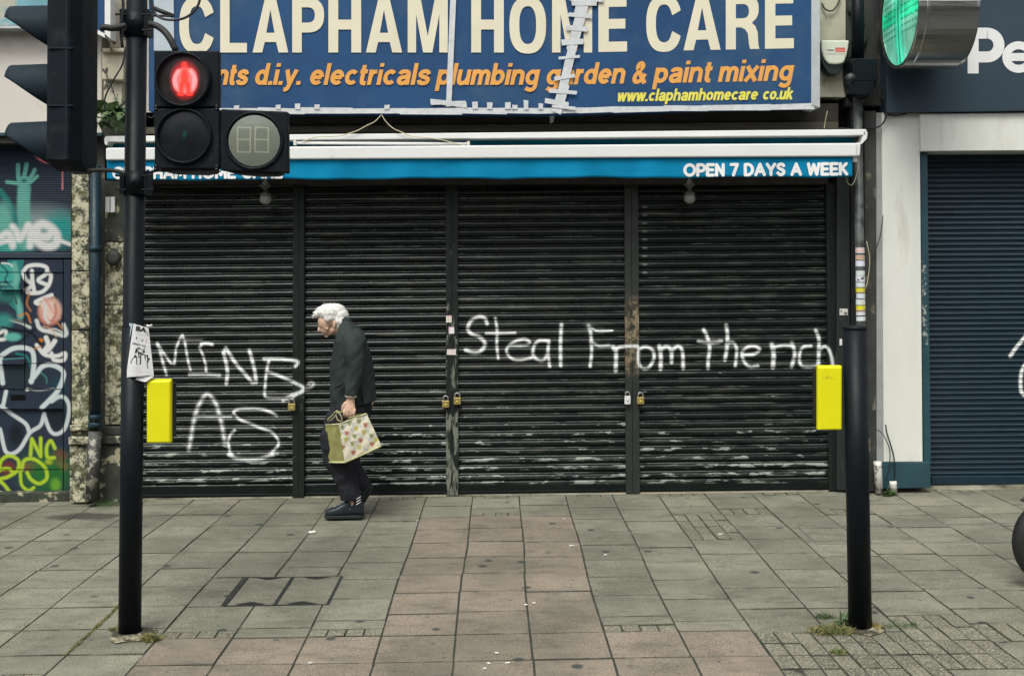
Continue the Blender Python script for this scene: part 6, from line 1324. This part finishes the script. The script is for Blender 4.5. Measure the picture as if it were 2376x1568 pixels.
for a, b_ in ((FBL, FBR), (BBL, FBL), (FTL, FTR), (BTL, FTL)):
    Ya = YB_+.125 if a[0] < 770 else YB_-.008
    mb = MB(); mb.tube([P(a[0], a[1], Ya), P((a[0]+b_[0])/2, (a[1]+b_[1])/2+.6, (Ya+YB_-.008)/2), P(b_[0], b_[1], YB_-.008)], .0075 if a in (FBL, BBL) else .005, 8); obj('bag_seam', mb, mat('pale_bag_piping', (.55, .53, .3), .9) if 'pale_bag_piping' not in bpy.data.materials else bpy.data.materials['pale_bag_piping'], bg)
def zh(X, Y, Y_): a, b_ = zb2(X, Y); return P(a, b_, Y_)
for pts, w in (([(300, 600, 8.33), (240, 590, 8.33), (205, 520, 8.34), (195, 440, 8.35), (215, 415, 8.36), (280, 440, 8.37), (350, 430, 8.38), (420, 470, 8.38)], .0085), ([(310, 600, 8.31), (290, 510, 8.31), (245, 450, 8.32), (190, 430, 8.33), (130, 500, 8.35), (60, 555, 8.37), (50, 585, 8.38), (110, 580, 8.39), (175, 520, 8.39), (215, 460, 8.39)], .0085), ([(420, 545, 8.31), (480, 530, 8.31), (520, 515, 8.32), (570, 520, 8.31), (640, 500, 8.31)], .008), ([(640, 510, 8.40), (560, 500, 8.40), (470, 520, 8.40), (380, 560, 8.41)], .008)):
    mb = MB(); mb.tube([zh(*p) for p in catmull(pts, 4)], [(w*.45, w)]*len(catmull(pts, 4)), 8); obj('bag_handle', mb, M['rope'], bg)
# ================================================================ scooter whose front tyre just enters at the right
sx0 = G(2376, 1375); SX, SY = P(2350+105, 1270, 6.5).x, 6.5; sr = .27
scr = thing('motor_scooter', 'parked scooter, only the curve of its black front tyre in view at the right edge', 'scooter', (SX, SY, gz(SX)))
def torus(cx, cy, cz, R_, r, m, name, parent):
    mb = MB(); rings = []
    for i in range(48):
        a = 2*math.pi*i/48; rings.append([(cx+(R_+r*math.cos(b))*math.cos(a), cy+r*1.1*math.sin(b), cz+(R_+r*math.cos(b))*math.sin(a)) for b in [2*math.pi*k/14 for k in range(14)]])
    rings.append(rings[0]); mb.loft(rings, caps=False); return obj(name, mb, m, parent)
for wx in (0, 1.25):
    cz = gz(SX+wx)+sr; ty = torus(SX+wx, SY, cz, sr-.05, .05, M['tyre'], 'tyre', scr)
    mb = MB(); mb.tube([(SX+wx, SY-.03, cz), (SX+wx, SY+.03, cz)], sr-.09, 24); obj('rim', mb, M['steel'], ty)
BM = mat('scooter_paint', (.02, .02, .022), .3)
cz = gz(SX)+sr; mb = MB(); mb.tube([(SX, SY-.07, cz), (SX+.12, SY-.05, cz+.35), (SX+.28, SY, cz+.72)], .02, 10); mb.tube([(SX, SY+.07, cz), (SX+.12, SY+.05, cz+.35), (SX+.28, SY, cz+.72)], .02, 10); obj('fork', mb, M['steel'], scr)
mb = MB(); mb.tube([(SX+.27, SY-.33, cz+.78), (SX+.24, SY-.1, cz+.72), (SX+.24, SY+.1, cz+.72), (SX+.27, SY+.33, cz+.78)], .018, 10); obj('handlebar', mb, M['rubber'], scr)
mb = MB(); mb.loft([[(SX+.3+x, SY+y*w, gz(SX)+z) for y, z in ((-1, .2), (1, .2), (1, h), (-1, h))] for x, w, h in ((-.05, .16, .95), (.05, .2, .8), (.12, .18, .32), (.4, .17, .3), (.5, .17, .62), (.9, .19, .74), (1.25, .1, .66))], smooth=False); obj('bodywork', mb, BM, scr, bevel=.03, seg=3)
mb = MB(); mb.loft([[(SX+x, SY+y*.15, gz(SX)+z) for y, z in ((-1, h0), (1, h0), (.8, h1), (-.8, h1))] for x, h0, h1 in ((.82, .70, .76), (1.1, .76, .82), (1.5, .70, .78))], smooth=False); obj('seat', mb, M['rubber'], scr, bevel=.02)
mb = MB(); mb.ell((SX+.2, SY, cz+.66), (.06, .09, .07), 14, 10); obj('headlight', mb, M['steel'], scr)
mb = MB(); mb.loft([[(SX+.31*math.cos(a), SY+y, cz+.31*math.sin(a)) for y in (-.06, -.03, .03, .06)] for a in [math.radians(t) for t in range(50, 140, 10)]], closed=False); obj('mudguard', mb, BM, scr)
# ================================================================ weeds and litter
def tuft(name, label, x, y, n, h, spread, mats, seed, z=None, base_up=0, group='weeds in the paving joints', leaf=False, dx=0, dy=0):
    random.seed(seed); root = thing(name, label, 'weed', (x, y, (gz(x) if z is None else z)), group)
    for mi, m in enumerate(mats):
        mb = MB()
        for i in range(n//len(mats)):
            a = random.uniform(0, 2*math.pi); r = random.random()**.7*spread; px, py = x+dx*(random.random()-.5)+r*math.cos(a), y+dy*(random.random()-.5)+r*math.sin(a)*.7; pz = (gz(px) if z is None else z+random.uniform(-.5, .3)*spread)
            L = h*random.uniform(.35, 1.0); d = Vector((random.gauss(0, .6), random.gauss(0, .6), random.uniform(.3, 1) if z is None else random.uniform(-.5, .7))).normalized(); w = (.004 if not leaf else L*.28)*random.uniform(.6, 1.2)
            side = d.cross(Vector((random.random()-.5, random.random()-.5, .3))).normalized()*w; p0 = Vector((px, py, pz)); p1 = p0+d*L*.5; d2 = (d+Vector((0, 0, -.55))).normalized(); p2 = p1+d2*L*.5
            if leaf: mb.add([p0, p0+d*L*.3+side, p1+side*.9, p2, p1-side*.9, p0+d*L*.3-side], [(0, 1, 2, 5), (5, 2, 3, 4)])
            else: mb.add([p0-side*.5, p0+side*.5, p1+side*.45, p2, p1-side*.45], [(0, 1, 2, 4), (4, 2, 3)])
        obj('leaves' if leaf else 'blades', mb, m, root)
g = G(1932, 1466); tuft('weed_tuft', 'bright green weed clump left of the right pole foot', g.x, g.y, 520, .07, .085, [M['leaf'], M['drygrass']], 1, dx=.12)
g = G(1976, 1450); tuft('weed_tuft', 'leafy weed right against the right pole foot', g.x, g.y, 150, .085, .05, [M['leaf']], 2, leaf=True)
g = G(1915, 1432); tuft('weed_tuft', 'small green sprig in the joint behind the right pole', g.x, g.y, 130, .045, .045, [M['leaf']], 3, dx=.06)
g = G(1945, 1514); tuft('weed_tuft', 'small yellowing tuft among the block pavers below the right pole', g.x, g.y, 170, .04, .045, [M['leaf'], M['drygrass']], 4)
g = G(2022, 1458); tuft('weed_tuft', 'dry leaf scraps right of the right pole foot', g.x, g.y, 120, .05, .05, [M['drygrass']], 5, leaf=True)
g = G(2090, 1452); tuft('weed_tuft', 'faint green sprigs in the paving joint right of the right pole', g.x, g.y, 90, .035, .07, [M['leaf']], 15, dx=.12)
g = G(350, 1484); tuft('weed_tuft', 'brown dry tuft right of the left pole foot', g.x, g.y, 380, .06, .05, [M['drygrass'], M['drygrass'], M['leaf']], 6)
g = G(272, 1460); tuft('weed_tuft', 'low dry moss tuft left of the left pole foot', g.x, g.y, 160, .03, .05, [M['drygrass'], M['leaf']], 7)
for i, (u, v) in enumerate(((225, 1420), (205, 1442), (185, 1460), (170, 1485), (150, 1505), (247, 1402))):
    g = G(u, v); tuft('moss_strip', ('green moss in the diagonal joint left of the tall pole, ' + ('second from the far end', 'third from the far end', 'third from the near end', 'second from the near end', 'nearest piece', 'farthest piece')[i]), round((g.x+.617)/PW)*PW-.617+shf(g.x, g.y), g.y, 150, .016, .012, [M['leaf'], M['drygrass']], 20+i, dy=.2)
g = P(247, 1158, 9.12); tuft('grass_tuft', 'fresh green grass at the foot of the mossy pier', g.x, 9.13, 140, .1, .1, [M['leaf']], 8, dx=.16)
g = P(2062, 1132, 9.12); tuft('weed_tuft', 'small leafy weed between the white pipe stubs', g.x, 9.13, 60, .09, .04, [M['leaf']], 9, leaf=True)
g = P(262, 265, 9.05); tuft('wall_plant', 'leafy green weed sprouting from the crumbling left pier head', g.x, 9.05, 120, .15, .17, [M['leaf']], 10, z=g.z, group=None, leaf=True)
st_ = MB()
for k in range(7): a = P(250+k*6, 275, 9.1); st_.tube([a, a+Vector((random.uniform(-.05, .1), -.05, random.uniform(.05, .25)))], .003, 5)
tag(obj('plant_stems', st_, M['leaf']), 'thin stems of the weed on the left pier head', 'plant')
random.seed(5)
LT = [(722, 1237, 'crumpled white scrap beside a joint left of the red paving', .03), (1327, 1267, 'white cigarette end on the red paving near the shutters', .022), (1672, 1240, 'white cigarette end on the grey slabs right of centre', .022), (1310, 1205, 'tiny pale chip near the top of the red paving', .01), (969, 1209, 'pale yellow bit near the old person', .01),
      (1178, 1539, 'white filter tip on the near red slabs', .015), (1125, 1552, 'small white bit at the bottom of the red slabs', .01), (1134, 1540, 'pale crumb right of the joint on the near red slabs', .01), (1153, 1516, 'white matchstick near the wide joint', .012), (720, 1539, 'white chip on a red slab at lower left', .014), (1220, 1404, 'light crumb on the middle red slabs', .012), (1239, 1400, 'pale double crumb on the red paving right of its middle joint', .012), (1405, 1288, 'tiny white dot beside the right red joint', .012)]
for u, v, lb, s_ in LT:
    s_ *= .8
    g = G(u, v); mb = MB()
    if s_ > .02: mb.ell((g.x, g.y, g.z+.008), (s_, s_*.6, .01), 9, 6); mb.ell((g.x+.02, g.y+.01, g.z+.008), (s_*.6, s_*.6, .012), 7, 5)
    else: a = random.uniform(-.5, .5); mb.tube([(g.x-s_*math.cos(a), g.y-s_*math.sin(a), g.z+.005), (g.x+s_*math.cos(a), g.y+s_*math.sin(a), g.z+.005)], .004, 7)
    tag(obj('litter', mb, M['litter']), lb, 'litter', 'litter on the paving')
